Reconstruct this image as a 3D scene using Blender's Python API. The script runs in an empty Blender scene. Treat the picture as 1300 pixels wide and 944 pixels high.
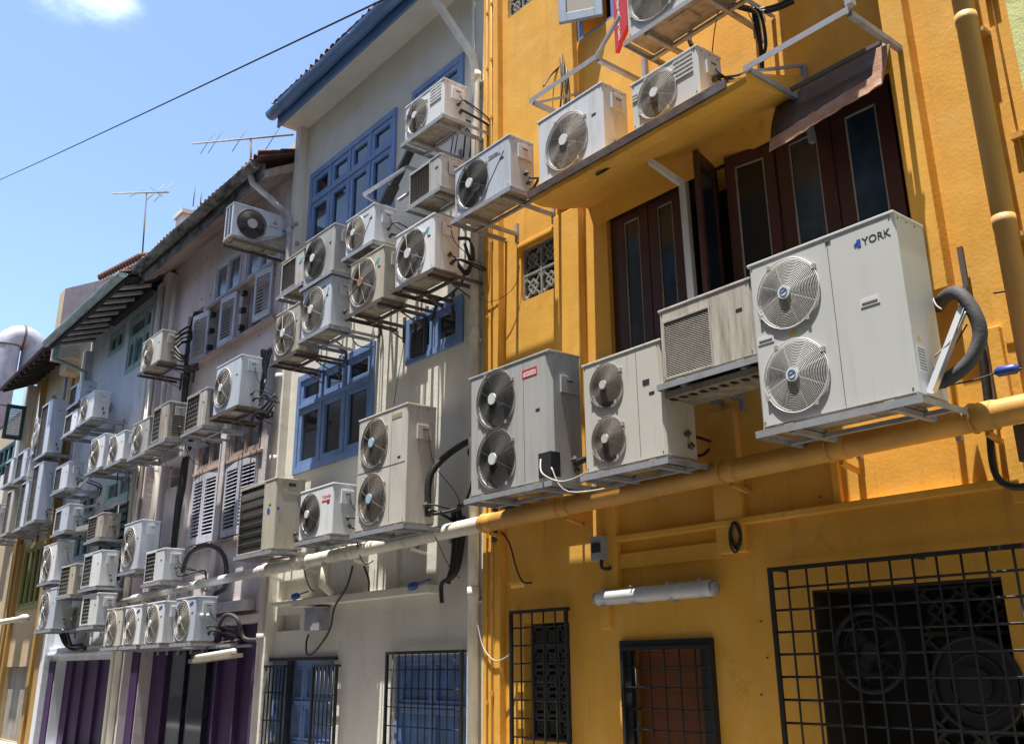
import bpy, math, random
from mathutils import Vector, Matrix
random.seed(7)
R_ = math.radians
sc = bpy.context.scene
COL = sc.collection
# ---------------------------------------------------------------- camera
# metres; x runs along the facade (right = +), y away from the lane into the houses, z up; the lens is at the origin, 1.6 m above ground
cam_d = bpy.data.cameras.new('camera'); cam = bpy.data.objects.new('camera', cam_d); COL.objects.link(cam)
CAMR = Matrix(((0.62812627, 0.25424158, 0.7354037), (0.77807205, -0.19571726, -0.59690756), (-0.00782752, 0.94713039, -0.32075342)))
cam.matrix_world = CAMR.to_4x4()
FPX = 1229.329
cam_d.sensor_width = 36; cam_d.lens = FPX / 1300 * 36
cam_d.shift_x = 0; cam_d.shift_y = -42.0 / 1300
cam_d.clip_start = .05; cam_d.clip_end = 1000
sc.camera = cam
# ---------------------------------------------------------------- light
SUNV = Vector((0.13, -1.0, 5.0)).normalized()
EL = math.asin(SUNV.z)
w = bpy.data.worlds.new('World'); sc.world = w; w.use_nodes = True
nt = w.node_tree; nt.nodes.clear()
wo = nt.nodes.new('ShaderNodeOutputWorld'); bg = nt.nodes.new('ShaderNodeBackground')
sky = nt.nodes.new('ShaderNodeTexSky'); sky.sky_type = 'NISHITA'; sky.sun_disc = False
sky.sun_elevation = EL; sky.sun_rotation = math.atan2(SUNV.x, SUNV.y)
sky.air_density = 1.0; sky.dust_density = 1.0; sky.ozone_density = 2.2; sky.altitude = 0
bg.inputs['Strength'].default_value = 0.135
tc = nt.nodes.new('ShaderNodeTexCoord')
no = nt.nodes.new('ShaderNodeTexNoise'); no.inputs['Scale'].default_value = 5.0; no.inputs['Detail'].default_value = 7; no.inputs['Roughness'].default_value = .6
mp = nt.nodes.new('ShaderNodeMapping'); mp.inputs['Scale'].default_value = (1, 1, 1.8)
nt.links.new(tc.outputs['Generated'], mp.inputs['Vector']); nt.links.new(mp.outputs['Vector'], no.inputs['Vector'])
dp = nt.nodes.new('ShaderNodeVectorMath'); dp.operation = 'DISTANCE'
CLOUD = CAMR @ Vector((105 - 650, -(-40 - 430), -FPX)); CLOUD.normalize()
dp.inputs[1].default_value = CLOUD; nt.links.new(tc.outputs['Generated'], dp.inputs[0])
mr = nt.nodes.new('ShaderNodeMapRange'); mr.inputs[1].default_value = 0.0; mr.inputs[2].default_value = .10; mr.inputs[3].default_value = .56; mr.inputs[4].default_value = 0
nt.links.new(dp.outputs['Value'], mr.inputs[0])
ad = nt.nodes.new('ShaderNodeMath'); ad.operation = 'ADD'; nt.links.new(mr.outputs[0], ad.inputs[0]); nt.links.new(no.outputs[0], ad.inputs[1])
m2 = nt.nodes.new('ShaderNodeMapRange'); m2.interpolation_type = 'SMOOTHSTEP'; m2.inputs[1].default_value = .72; m2.inputs[2].default_value = 1.12; nt.links.new(ad.outputs[0], m2.inputs[0])
mx = nt.nodes.new('ShaderNodeMixRGB'); mx.inputs[2].default_value = (6.2, 7.2, 8.2, 1)
nt.links.new(m2.outputs[0], mx.inputs[0]); nt.links.new(sky.outputs[0], mx.inputs[1])
nt.links.new(mx.outputs[0], bg.inputs['Color']); nt.links.new(bg.outputs[0], wo.inputs[0])
sd = bpy.data.lights.new('sun', 'SUN'); sd.energy = 5.0; sd.angle = R_(.5); sd.color = (1, .95, .87)
so = bpy.data.objects.new('sun', sd); COL.objects.link(so); so.rotation_euler = SUNV.to_track_quat('Z', 'Y').to_euler(); so.location = (0, -5, 30)
sc.view_settings.view_transform = 'Standard'; sc.view_settings.look = 'None'; sc.view_settings.gamma = 1
sc.view_settings.exposure = 1.13
sc.view_settings.use_curve_mapping = False

# ---------------------------------------------------------------- materials
MATS = {}
def mat(name, col, rough=.6, metal=0., tone=0., streak=None, samt=.6, dirt=None, damt=.5, dscale=(5, 5, 1.2), bump=0., bscale=60, var=.0, spec=.5, coords='Object', grain=None, dlo=.45, dhi=.72, second=None):
    if name in MATS: return MATS[name]
    m = bpy.data.materials.new(name); m.use_nodes = True; n = m.node_tree; N = n.nodes; L = n.links
    b = N['Principled BSDF']; b.inputs['Roughness'].default_value = rough; b.inputs['Metallic'].default_value = metal
    b.inputs['Specular IOR Level'].default_value = spec
    c4 = (*col, 1); b.inputs['Base Color'].default_value = c4
    t = N.new('ShaderNodeTexCoord'); oi = N.new('ShaderNodeObjectInfo')
    off = N.new('ShaderNodeVectorMath'); off.operation = 'ADD'
    sc_ = N.new('ShaderNodeVectorMath'); sc_.operation = 'SCALE'; sc_.inputs[0].default_value = (37, 19, 53)
    L.new(oi.outputs['Random'], sc_.inputs['Scale']); L.new(t.outputs['Object'], off.inputs[0]); L.new(sc_.outputs[0], off.inputs[1])
    cur = None
    if var or dirt or second:
        rgb = N.new('ShaderNodeRGB'); rgb.outputs[0].default_value = c4; cur = rgb.outputs[0]
    if var:
        q = N.new('ShaderNodeHueSaturation'); q.inputs['Color'].default_value = c4
        nz = N.new('ShaderNodeTexNoise'); nz.inputs['Scale'].default_value = 1.7; nz.inputs['Detail'].default_value = 6; L.new(off.outputs[0], nz.inputs['Vector'])
        r = N.new('ShaderNodeMapRange'); r.inputs[1].default_value = .3; r.inputs[2].default_value = .7; r.inputs[3].default_value = 1 - var; r.inputs[4].default_value = 1 + var
        L.new(nz.outputs[0], r.inputs[0]); L.new(r.outputs[0], q.inputs['Value']); L.new(cur, q.inputs['Color']); cur = q.outputs[0]
    if second:
        nz = N.new('ShaderNodeTexNoise'); nz.inputs['Scale'].default_value = 2.3; nz.inputs['Detail'].default_value = 9; nz.inputs['Roughness'].default_value = .65; L.new(off.outputs[0], nz.inputs['Vector'])
        r = N.new('ShaderNodeMapRange'); r.inputs[1].default_value = .5; r.inputs[2].default_value = .62; r.inputs[4].default_value = second[1]
        L.new(nz.outputs[0], r.inputs[0]); x = N.new('ShaderNodeMixRGB'); x.inputs[2].default_value = (*second[0], 1)
        L.new(r.outputs[0], x.inputs[0]); L.new(cur, x.inputs[1]); cur = x.outputs[0]
    if dirt:
        mpn = N.new('ShaderNodeMapping'); mpn.inputs['Scale'].default_value = dscale; L.new(off.outputs[0], mpn.inputs['Vector'])
        nz = N.new('ShaderNodeTexNoise'); nz.inputs['Scale'].default_value = 1.6; nz.inputs['Detail'].default_value = 8; nz.inputs['Roughness'].default_value = .68; L.new(mpn.outputs[0], nz.inputs['Vector'])
        r = N.new('ShaderNodeMapRange'); r.inputs[1].default_value = dlo; r.inputs[2].default_value = dhi; r.inputs[4].default_value = damt
        L.new(nz.outputs[0], r.inputs[0]); x = N.new('ShaderNodeMixRGB'); x.inputs[2].default_value = (*dirt, 1)
        L.new(r.outputs[0], x.inputs[0]); L.new(cur, x.inputs[1]); cur = x.outputs[0]
        rr = N.new('ShaderNodeMapRange'); rr.inputs[3].default_value = rough; rr.inputs[4].default_value = min(1, rough + .3); L.new(r.outputs[0], rr.inputs[0]); L.new(rr.outputs[0], b.inputs['Roughness'])
    if 'plaster' in name and not name.startswith(('dark', 'sooty', 'beige')):     # hairline cracks
        nzc = N.new('ShaderNodeTexNoise'); nzc.inputs['Scale'].default_value = 3; nzc.inputs['Detail'].default_value = 5; L.new(t.outputs['Object'], nzc.inputs['Vector'])
        mxv = N.new('ShaderNodeMixRGB'); mxv.inputs[0].default_value = .35; L.new(t.outputs['Object'], mxv.inputs[1]); L.new(nzc.outputs['Color'], mxv.inputs[2])
        vo = N.new('ShaderNodeTexVoronoi'); vo.feature = 'DISTANCE_TO_EDGE'; vo.inputs['Scale'].default_value = 1.1; L.new(mxv.outputs[0], vo.inputs['Vector'])
        cr = N.new('ShaderNodeMapRange'); cr.inputs[1].default_value = .0; cr.inputs[2].default_value = .006; cr.inputs[3].default_value = 1; cr.inputs[4].default_value = 0; L.new(vo.outputs[0], cr.inputs[0])
        nm = N.new('ShaderNodeTexNoise'); nm.inputs['Scale'].default_value = .9; L.new(off.outputs[0], nm.inputs['Vector'])
        cm = N.new('ShaderNodeMapRange'); cm.inputs[1].default_value = .52; cm.inputs[2].default_value = .62; cm.inputs[4].default_value = .22; L.new(nm.outputs[0], cm.inputs[0])
        mu = N.new('ShaderNodeMath'); mu.operation = 'MULTIPLY'; L.new(cr.outputs[0], mu.inputs[0]); L.new(cm.outputs[0], mu.inputs[1])
        x = N.new('ShaderNodeMixRGB'); x.inputs[2].default_value = (col[0] * .3, col[1] * .3, col[2] * .3, 1); L.new(mu.outputs[0], x.inputs[0]); L.new(cur, x.inputs[1]); cur = x.outputs[0]
    if streak:      # narrow run-off streaks
        mpn = N.new('ShaderNodeMapping'); mpn.inputs['Scale'].default_value = (9, 9, .42); L.new(off.outputs[0], mpn.inputs['Vector'])
        nz = N.new('ShaderNodeTexNoise'); nz.inputs['Scale'].default_value = 1.5; nz.inputs['Detail'].default_value = 7; nz.inputs['Roughness'].default_value = .7; L.new(mpn.outputs[0], nz.inputs['Vector'])
        n3 = N.new('ShaderNodeTexNoise'); n3.inputs['Scale'].default_value = 1.1; n3.inputs['Detail'].default_value = 3; L.new(off.outputs[0], n3.inputs['Vector'])
        r = N.new('ShaderNodeMapRange'); r.inputs[1].default_value = .56; r.inputs[2].default_value = .72; r.inputs[4].default_value = samt; L.new(nz.outputs[0], r.inputs[0])
        r2 = N.new('ShaderNodeMapRange'); r2.inputs[1].default_value = .46; r2.inputs[2].default_value = .6; L.new(n3.outputs[0], r2.inputs[0])
        mu = N.new('ShaderNodeMath'); mu.operation = 'MULTIPLY'; L.new(r.outputs[0], mu.inputs[0]); L.new(r2.outputs[0], mu.inputs[1])
        x = N.new('ShaderNodeMixRGB'); x.inputs[2].default_value = (*streak, 1); L.new(mu.outputs[0], x.inputs[0]); L.new(cur, x.inputs[1]); cur = x.outputs[0]
    if tone:        # each object a little lighter, darker or yellower
        q = N.new('ShaderNodeHueSaturation'); r = N.new('ShaderNodeMapRange'); r.inputs[3].default_value = 1 - tone; r.inputs[4].default_value = 1 + tone * .35; L.new(oi.outputs['Random'], r.inputs[0]); L.new(r.outputs[0], q.inputs['Value'])
        r = N.new('ShaderNodeMapRange'); r.inputs[3].default_value = 1.6; r.inputs[4].default_value = .6; L.new(oi.outputs['Random'], r.inputs[0]); L.new(r.outputs[0], q.inputs['Saturation']); L.new(cur, q.inputs['Color']); cur = q.outputs[0]
    if cur: L.new(cur, b.inputs['Base Color'])
    if bump:
        nz = N.new('ShaderNodeTexNoise'); nz.inputs['Scale'].default_value = bscale; nz.inputs['Detail'].default_value = 4; L.new(t.outputs['Object'], nz.inputs['Vector'])
        n2 = N.new('ShaderNodeTexNoise'); n2.inputs['Scale'].default_value = bscale * .12; n2.inputs['Detail'].default_value = 3; L.new(t.outputs['Object'], n2.inputs['Vector'])
        a = N.new('ShaderNodeMath'); a.operation = 'MULTIPLY_ADD'; a.inputs[1].default_value = 2.5; L.new(n2.outputs[0], a.inputs[0]); L.new(nz.outputs[0], a.inputs[2])
        bp = N.new('ShaderNodeBump'); bp.inputs['Strength'].default_value = bump; bp.inputs['Distance'].default_value = .012; L.new(a.outputs[0], bp.inputs['Height']); L.new(bp.outputs[0], b.inputs['Normal'])
    MATS[name] = m; return m
BR = (.16, .12, .08); GY = (.13, .12, .11)
orange = mat('ochre plaster', (.74, .385, .05), .8, streak=(.34, .165, .04), samt=.5, second=((.80, .47, .13), .4), dirt=(.46, .22, .035), damt=.30, dscale=(2.2, 2.2, .35), bump=.14, bscale=38, var=.06)
orange_p = mat('ochre painted pipe', (.62, .32, .055), .55, second=((.40, .21, .06), .45), dirt=(.40, .2, .06), damt=.5, dscale=(2, 2, 2), var=.06, bump=.1)
brownpipe = mat('faded ochre pipe', (.50, .30, .085), .55, dirt=(.28, .19, .1), damt=.5, dscale=(4, 4, .6), var=.08, bump=.1)
cream = mat('cream plaster', (.71, .685, .61), .85, streak=(.42, .37, .30), samt=.3, dirt=(.42, .38, .30), damt=.25, dscale=(1.6, 1.6, .5), bump=.25, bscale=40, var=.05)
creamp = mat('cream painted pipe', (.74, .70, .60), .5, dirt=(.30, .26, .2), damt=.6, dscale=(3, 3, 1), var=.05)
mauve = mat('mauve plaster', (.61, .55, .56), .85, streak=(.18, .15, .15), samt=.6, dirt=(.30, .26, .26), damt=.40, dscale=(1.8, 1.8, .6), bump=.3, bscale=30, var=.08)
bluegrey = mat('pale blue grey plaster', (.68, .71, .75), .85, streak=(.22, .22, .23), samt=.6, dirt=(.28, .29, .31), damt=.40, dscale=(1, 1, .45), bump=.25, bscale=30, var=.07)
gold = mat('ochre yellow plaster', (.50, .39, .24), .85, streak=(.2, .15, .1), samt=.6, dirt=(.30, .22, .12), damt=.4, dscale=(1.3, 1.3, .5), bump=.25, bscale=30, var=.07)
goldtrim = mat('golden trim paint', (.38, .22, .06), .7, dirt=(.2, .12, .05), damt=.4, var=.07)
limegreen = mat('lime green plaster', (.62, .66, .28), .8, bump=.25, var=.05)
purple = mat('purple paint', (.045, .016, .08), .6, dirt=(.04, .02, .06), damt=.6, var=.15)
blue = mat('blue window paint', (.15, .25, .50), .5, streak=(.10, .13, .2), samt=.5, second=((.30, .36, .48), .25), dirt=(.07, .1, .2), damt=.35, dscale=(4, 4, 1.5), var=.06)
bluefascia = mat('blue fascia paint', (.13, .25, .50), .5, dirt=(.05, .07, .13), damt=.5, dscale=(.6, 8, 8), var=.06)
greenframe = mat('pale green window paint', (.30, .44, .42), .6, dirt=(.12, .18, .17), damt=.45, var=.08)
darkgreen = mat('dark green shutter paint', (.02, .075, .075), .5, var=.1)
lilac = mat('lilac grey shutter paint', (.56, .57, .66), .6, dirt=(.25, .24, .27), damt=.45, var=.05)
brownw = mat('oxblood window paint', (.065, .021, .016), .45, dirt=(.05, .03, .03), damt=.5, var=.12)
def glass(name, c, r=.07):
    m = mat(name, c, r, spec=.8, var=.25, second=(tuple(min(1, v * 2.2 + .012) for v in c), .5)); return m
gl = glass('dark window glass', (.012, .018, .026))
glb = glass('blue green window glass', (.012, .027, .045), .12)
dark = mat('dark interior', (.012, .011, .01), .9)
concrete = mat('worn concrete', (.33, .31, .28), .9, dirt=(.12, .11, .1), damt=.7, dscale=(2, 2, 1), bump=.4, bscale=25, var=.1)
soffit_old = mat('old soffit boards', (.40, .31, .27), .85, dirt=(.09, .07, .06), damt=.7, dscale=(.5, 6, 3), var=.1)
rafter = mat('grey white rafters', (.60, .60, .57), .8, dirt=(.15, .14, .13), damt=.6)
gutterg = mat('grey green gutter', (.36, .45, .43), .6, dirt=(.10, .10, .09), damt=.7, dscale=(1.2, 6, 6), var=.1)
guttero = mat('stained grey gutter', (.22, .21, .20), .75, dirt=(.03, .027, .025), damt=.95, dlo=.38, dhi=.62, dscale=(2.2, 4, 4), var=.12)
tile = mat('terracotta roof tiles', (.22, .10, .07), .85, dirt=(.05, .045, .04), damt=.8, dscale=(3, 3, 3), bump=.4, var=.25)
asph = mat('asphalt', (.055, .055, .055), .9, bump=.4, bscale=90, var=.12)
pav = mat('concrete paving', (.30, .29, .27), .9, bump=.3, bscale=50, var=.1, dirt=(.12, .11, .1), damt=.5, dscale=(1, 1, 1))
# air conditioner paints
pa = {
 'white': mat('white appliance paint', (.80, .81, .81), .38, tone=.14, streak=(.30, .22, .14), samt=.55, dirt=(.38, .35, .30), damt=.5, dscale=(6, 6, .9), var=.03, dlo=.5, dhi=.78),
 'clean': mat('clean pale appliance paint', (.56, .57, .56), .35, streak=(.38, .35, .30), samt=.35, dirt=(.40, .39, .36), damt=.34, dscale=(5, 5, 1), var=.02, dlo=.52, dhi=.8),
 'grey': mat('grey appliance paint', (.46, .46, .44), .45, tone=.10, streak=(.20, .16, .12), samt=.55, dirt=(.24, .22, .2), damt=.55, dscale=(6, 6, .8), var=.04),
 'cream': mat('yellowed appliance paint', (.58, .545, .46), .45, tone=.12, streak=(.26, .17, .10), samt=.6, dirt=(.30, .25, .19), damt=.55, dscale=(6, 6, .8), var=.04),
 'dirty': mat('grimy appliance paint', (.54, .51, .46), .55, tone=.12, streak=(.24, .12, .06), samt=.75, dirt=(.19, .145, .10), damt=.75, dscale=(8, 8, 1.0), var=.06, dlo=.42, dhi=.68),
 'rusty': mat('rust streaked appliance paint', (.56, .54, .49), .5, streak=(.34, .13, .04), samt=.9, dirt=(.32, .16, .07), damt=.7, dscale=(11, 5, .32), var=.05, dlo=.56, dhi=.7),
 'bluish': mat('bluish white appliance paint', (.60, .64, .69), .4, tone=.12, streak=(.26, .21, .17), samt=.5, dirt=(.30, .29, .28), damt=.5, dscale=(6, 6, .9), var=.03, dlo=.5, dhi=.76),
}
shroud = mat('grey shroud plastic', (.10, .095, .09), .6, dirt=(.05, .045, .04), damt=.6, dscale=(6, 6, 6))
coil = mat('aluminium coil fins', (.045, .042, .038), .6, metal=.2, dirt=(.04, .035, .03), damt=.7, dscale=(20, 6, 6))
wirey = mat('bright wire guard', (.66, .65, .62), .35)
wireb = mat('brown stained wire guard', (.20, .175, .145), .5)
wireg = mat('pale wire guard', (.40, .375, .34), .45, dirt=(.22, .17, .12), damt=.6, dscale=(6, 6, 6))
wired = mat('dark wire guard', (.10, .095, .09), .5)
blade = mat('fan blade plastic', (.17, .155, .135), .45, dirt=(.14, .11, .08), damt=.6, dscale=(5, 5, 5))
bladed = mat('dark fan blade', (.085, .08, .075), .4)
hubm = mat('pale hub cap', (.66, .67, .68), .35)
hubb = mat('pale blue hub cap', (.36, .52, .60), .35)
hubk = mat('blue emblem print', (.05, .16, .38), .5)
pan = mat('stained galvanised underside', (.38, .34, .27), .6, metal=.15, dirt=(.14, .09, .05), damt=.8, dscale=(5, 5, 5), var=.1)
galv = mat('painted grey steel angle', (.34, .36, .40), .5, metal=.2, dirt=(.20, .15, .11), damt=.6, dscale=(5, 5, 5), var=.06)
galvd = mat('dark rusted steel angle', (.09, .075, .065), .7, dirt=(.16, .08, .04), damt=.6, dscale=(5, 5, 5))
rust = mat('rusted sheet metal', (.40, .20, .12), .75, dirt=(.62, .52, .46), damt=.7, dscale=(3, 3, 3), var=.2, bump=.3, second=((.20, .08, .04), .8))
oldsheet = mat('blackened sheet metal', (.045, .035, .033), .65, metal=.1, second=((.15, .15, .16), .6), dirt=(.16, .065, .03), damt=.7, dscale=(3, 3, 3), bump=.25)
black = mat('black rubber insulation', (.018, .018, .018), .55, bump=.2, bscale=80)
greyhose = mat('dark grey foam insulation', (.045, .047, .05), .75, bump=.2, bscale=60)
blackp = mat('black painted bars', (.012, .012, .013), .5)
whitecable = mat('pale cable', (.36, .35, .33), .5)
redp = mat('red paint', (.62, .02, .03), .5)
redt = mat('red print', (.60, .03, .05), .5)
whitep = mat('white print', (.85, .85, .82), .5)
blackt = mat('black print', (.03, .03, .035), .5)
bluet = mat('blue print', (.03, .08, .38), .5)
yellowt = mat('yellow print', (.72, .48, .03), .5)
cyant = mat('cyan print', (.12, .50, .68), .5)
whitesteel = mat('dusty white trunking', (.66, .66, .66), .5, dirt=(.3, .28, .25), damt=.4)
tubeplastic = mat('frosted lamp cover', (.55, .57, .60), .3, dirt=(.25, .24, .22), damt=.4, dscale=(2, 6, 6))
lavender = mat('lavender grey duct metal', (.37, .37, .40), .6, metal=.1, dirt=(.16, .14, .16), damt=.5, dscale=(2, 2, 2), var=.04)
orangeboard = mat('orange brown boards', (.15, .045, .01), .7, dirt=(.12, .04, .02), damt=.5, dscale=(20, 2, .5), var=.1)
breeze = mat('grey breeze block', (.26, .27, .26), .85, dirt=(.07, .07, .06), damt=.8, dscale=(5, 5, 5), bump=.3)
bluewire = mat('blue plastic', (.02, .06, .30), .45)

# ---------------------------------------------------------------- mesh builder
LOC = {}
SPLIT = {'pilaster', 'moulding', 'sill', 'ledge', 'mullion', 'door_panel', 'door_opening', 'wall_screw', 'conduit', 'rafter', 'valve', 'window', 'jamb', 'hinge', 'curtain', 'warning_sticker', 'knob', 'branch', 'tie', 'wall_plate', 'brace', 'arm', 'lining', 'side_cover', 'screw', 'clip'}
class MB:
    def __init__(s): s.v = []; s.f = []; s.mi = []; s.sm = []
    def add(s, vs, fs, m=0, smooth=False, T=None):
        b = len(s.v)
        for p in vs: s.v.append(tuple(T @ Vector(p)) if T else tuple(p))
        for f in fs: s.f.append([b + i for i in f]); s.mi.append(m); s.sm.append(smooth)
    def box(s, x0, x1, y0, y1, z0, z1, m=0, T=None):
        vs = [(x, y, z) for x in (x0, x1) for y in (y0, y1) for z in (z0, z1)]
        s.add(vs, [(0, 1, 3, 2), (4, 6, 7, 5), (0, 4, 5, 1), (2, 3, 7, 6), (0, 2, 6, 4), (1, 5, 7, 3)], m, False, T)
        return s
    def beam(s, a, b, wd, th, m=0, up=(0, 0, 1)):
        a = Vector(a); b = Vector(b); d = (b - a).normalized(); u = Vector(up)
        if abs(d.dot(u)) > .98: u = Vector((1, 0, 0))
        r = d.cross(u).normalized() * wd / 2; t = r.cross(d).normalized() * th / 2
        vs = [p + i * r + j * t for p in (a, b) for i in (-1, 1) for j in (-1, 1)]
        s.add(vs, [(0, 1, 3, 2), (4, 6, 7, 5), (0, 4, 5, 1), (2, 3, 7, 6), (0, 2, 6, 4), (1, 5, 7, 3)], m); return s
    def tube(s, pts, r, n=10, m=0, cap=True):
        pts = [Vector(p) for p in pts]; rs = r if isinstance(r, (list, tuple)) else [r] * len(pts)
        vs = []; prev = None
        for i, p in enumerate(pts):
            d = ((pts[i + 1] - p).normalized() if i < len(pts) - 1 else Vector()) + ((p - pts[i - 1]).normalized() if i else Vector())
            if d.length < 1e-6: d = Vector((0, 0, 1))
            d.normalize()
            if prev is None:
                u = Vector((0, 0, 1)) if abs(d.z) < .9 else Vector((1, 0, 0)); u = (u - d * u.dot(d)).normalized()
            else: u = (prev - d * prev.dot(d)).normalized()
            prev = u; v = d.cross(u)
            for k in range(n):
                a = 2 * math.pi * k / n; vs.append(p + (u * math.cos(a) + v * math.sin(a)) * rs[i])
        fs = []
        for i in range(len(pts) - 1):
            for k in range(n): fs.append((i * n + k, i * n + (k + 1) % n, (i + 1) * n + (k + 1) % n, (i + 1) * n + k))
        if cap: fs.append(tuple(range(n))[::-1]); fs.append(tuple((len(pts) - 1) * n + k for k in range(n)))
        s.add(vs, fs, m, True); return s
    def ring(s, c, R, r, n=36, k=4, m=0, dz=0, T=None):   # ring in the xz plane about c
        vs = []; fs = []
        for i in range(n):
            a = 2 * math.pi * i / n
            for j in range(k):
                b = 2 * math.pi * j / k; q = R + r * math.cos(b)
                vs.append((c[0] + q * math.cos(a), c[1] + r * math.sin(b), c[2] + q * math.sin(a)))
        for i in range(n):
            for j in range(k): fs.append((i * k + j, ((i + 1) % n) * k + j, ((i + 1) % n) * k + (j + 1) % k, i * k + (j + 1) % k))
        s.add(vs, fs, m, True, T); return s
    def disc(s, c, R, y0, y1, n=24, m=0, T=None):          # short cylinder along y
        vs = [(c[0] + R * math.cos(2 * math.pi * i / n), y, c[1] + R * math.sin(2 * math.pi * i / n)) for y in (y0, y1) for i in range(n)]
        fs = [(i, (i + 1) % n, n + (i + 1) % n, n + i) for i in range(n)] + [tuple(range(n))[::-1], tuple(range(n, 2 * n))]
        s.add(vs, fs, m, False, T); return s
    def build(s, name, mats, parent=None, label=None, cat=None, group=None, kind=None, bevel=0, T=None):
        if parent is not None and name in SPLIT:            # every loose piece becomes a part of its own
            par = list(range(len(s.v)))
            def fd_(i):
                while par[i] != i: par[i] = par[par[i]]; i = par[i]
                return i
            for f in s.f:
                for i in f[1:]: par[fd_(i)] = fd_(f[0])
            grp = {}
            for k, f in enumerate(s.f): grp.setdefault(fd_(f[0]), []).append(k)
            if len(grp) > 1:
                for ks in grp.values():
                    q = MB(); mp_ = {}
                    for k in ks:
                        for i in s.f[k]:
                            if i not in mp_: mp_[i] = len(q.v); q.v.append(s.v[i])
                        q.f.append([mp_[i] for i in s.f[k]]); q.mi.append(s.mi[k]); q.sm.append(s.sm[k])
                    o = q.build(name, mats, parent, label, bevel=bevel)
                return o
        me = bpy.data.meshes.new(name); off = Vector((0, 0, 0)); root = parent
        while root is not None and root.parent: root = root.parent
        own = None
        if root is not None: off = LOC[root.name]
        elif kind is None:                                  # a single-mesh thing: origin at its base
            xs = [p[0] for p in s.v]; ys = [p[1] for p in s.v]; zs = [p[2] for p in s.v]
            off = Vector(((min(xs) + max(xs)) / 2, (min(ys) + max(ys)) / 2, min(zs))); own = off
        me.from_pydata([(p[0] - off.x, p[1] - off.y, p[2] - off.z) for p in s.v], [], s.f)
        if not isinstance(mats, (list, tuple)): mats = [mats]
        for m in mats: me.materials.append(m)
        me.polygons.foreach_set('material_index', s.mi); me.polygons.foreach_set('use_smooth', s.sm)
        me.update()
        o = bpy.data.objects.new(name, me); COL.objects.link(o)
        if parent is not None: o.parent = parent
        if own is not None: o.location = own; LOC[o.name] = own
        elif parent is None: LOC[o.name] = Vector((0, 0, 0))
        if bevel:
            b = o.modifiers.new('bevel', 'BEVEL'); b.width = bevel; b.segments = 2; b.limit_method = 'ANGLE'; b.angle_limit = R_(40)
        if label: o['label'] = label
        if cat: o['category'] = cat
        if group: o['group'] = group
        if kind: o['kind'] = kind
        return o
def thing(name, label, cat, loc, group=None):
    o = bpy.data.objects.new(name, None); COL.objects.link(o); o.location = loc; o.empty_display_size = .2
    LOC[o.name] = Vector(loc); o['label'] = label; o['category'] = cat
    if group: o['group'] = group
    return o
def text(name, body, size, m, parent, T, ext=.0006, bold=0., shear=0.):
    c = bpy.data.curves.new('t', 'FONT'); c.body = body; c.size = size; c.extrude = ext; c.align_x = 'LEFT'; c.align_y = 'BOTTOM_BASELINE'; c.offset = bold; c.shear = shear; c.resolution_u = 3
    o = bpy.data.objects.new('t', c); COL.objects.link(o)
    dg = bpy.context.evaluated_depsgraph_get(); me = bpy.data.meshes.new_from_object(o.evaluated_get(dg))
    bpy.data.objects.remove(o)
    root = parent
    while root.parent: root = root.parent
    me.transform(Matrix.Translation(-LOC[root.name]) @ T)
    me.materials.clear(); me.materials.append(m); me.name = name
    q = bpy.data.objects.new(name, me); COL.objects.link(q); q.parent = parent; return q
def front_T(x, y, z): return Matrix.Translation((x, y, z)) @ Matrix.Rotation(R_(90), 4, 'X')   # text plane facing -y
def W(px, py, Y):                                            # a point seen in the photo at depth Y, used to lay out the facades
    r = CAMR @ Vector((px - 650, -(py - 430), -FPX)); return r * (Y / r.y)
def curve(a, b, sag, n=9, side=0):
    a = Vector(a); b = Vector(b)
    return [a.lerp(b, i / n) + Vector((side * math.sin(math.pi * i / n), 0, -sag * math.sin(math.pi * i / n))) for i in range(n + 1)]
def smooth(pts, n=6):
    P = [Vector(p) for p in pts]; P = [P[0]] + P + [P[-1]]; out = []
    for i in range(1, len(P) - 2):
        for k in range(n):
            t = k / n; a, b, c, d = P[i - 1], P[i], P[i + 1], P[i + 2]
            out.append(.5 * ((2 * b) + (c - a) * t + (2 * a - 5 * b + 4 * c - d) * t * t + (3 * b - a - 3 * c + d) * t ** 3))
    out.append(P[-2]); return out
GZ = -1.6

# ---------------------------------------------------------------- ground
g = MB(); g.box(-150, 120, -120, 120, GZ - .4, GZ - .02); g.build('ground', pav, kind='structure')
g = MB(); g.box(-80, 40, .6, 4.6, GZ - .02, GZ); g.build('lane', asph, kind='structure')
g = MB(); g.box(-80, 40, 4.6, 4.75, GZ - .019, GZ + .12); g.box(-80, 40, 4.75, 5.99, GZ - .019, GZ + .116); g.build('pavement', pav, kind='structure')

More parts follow.
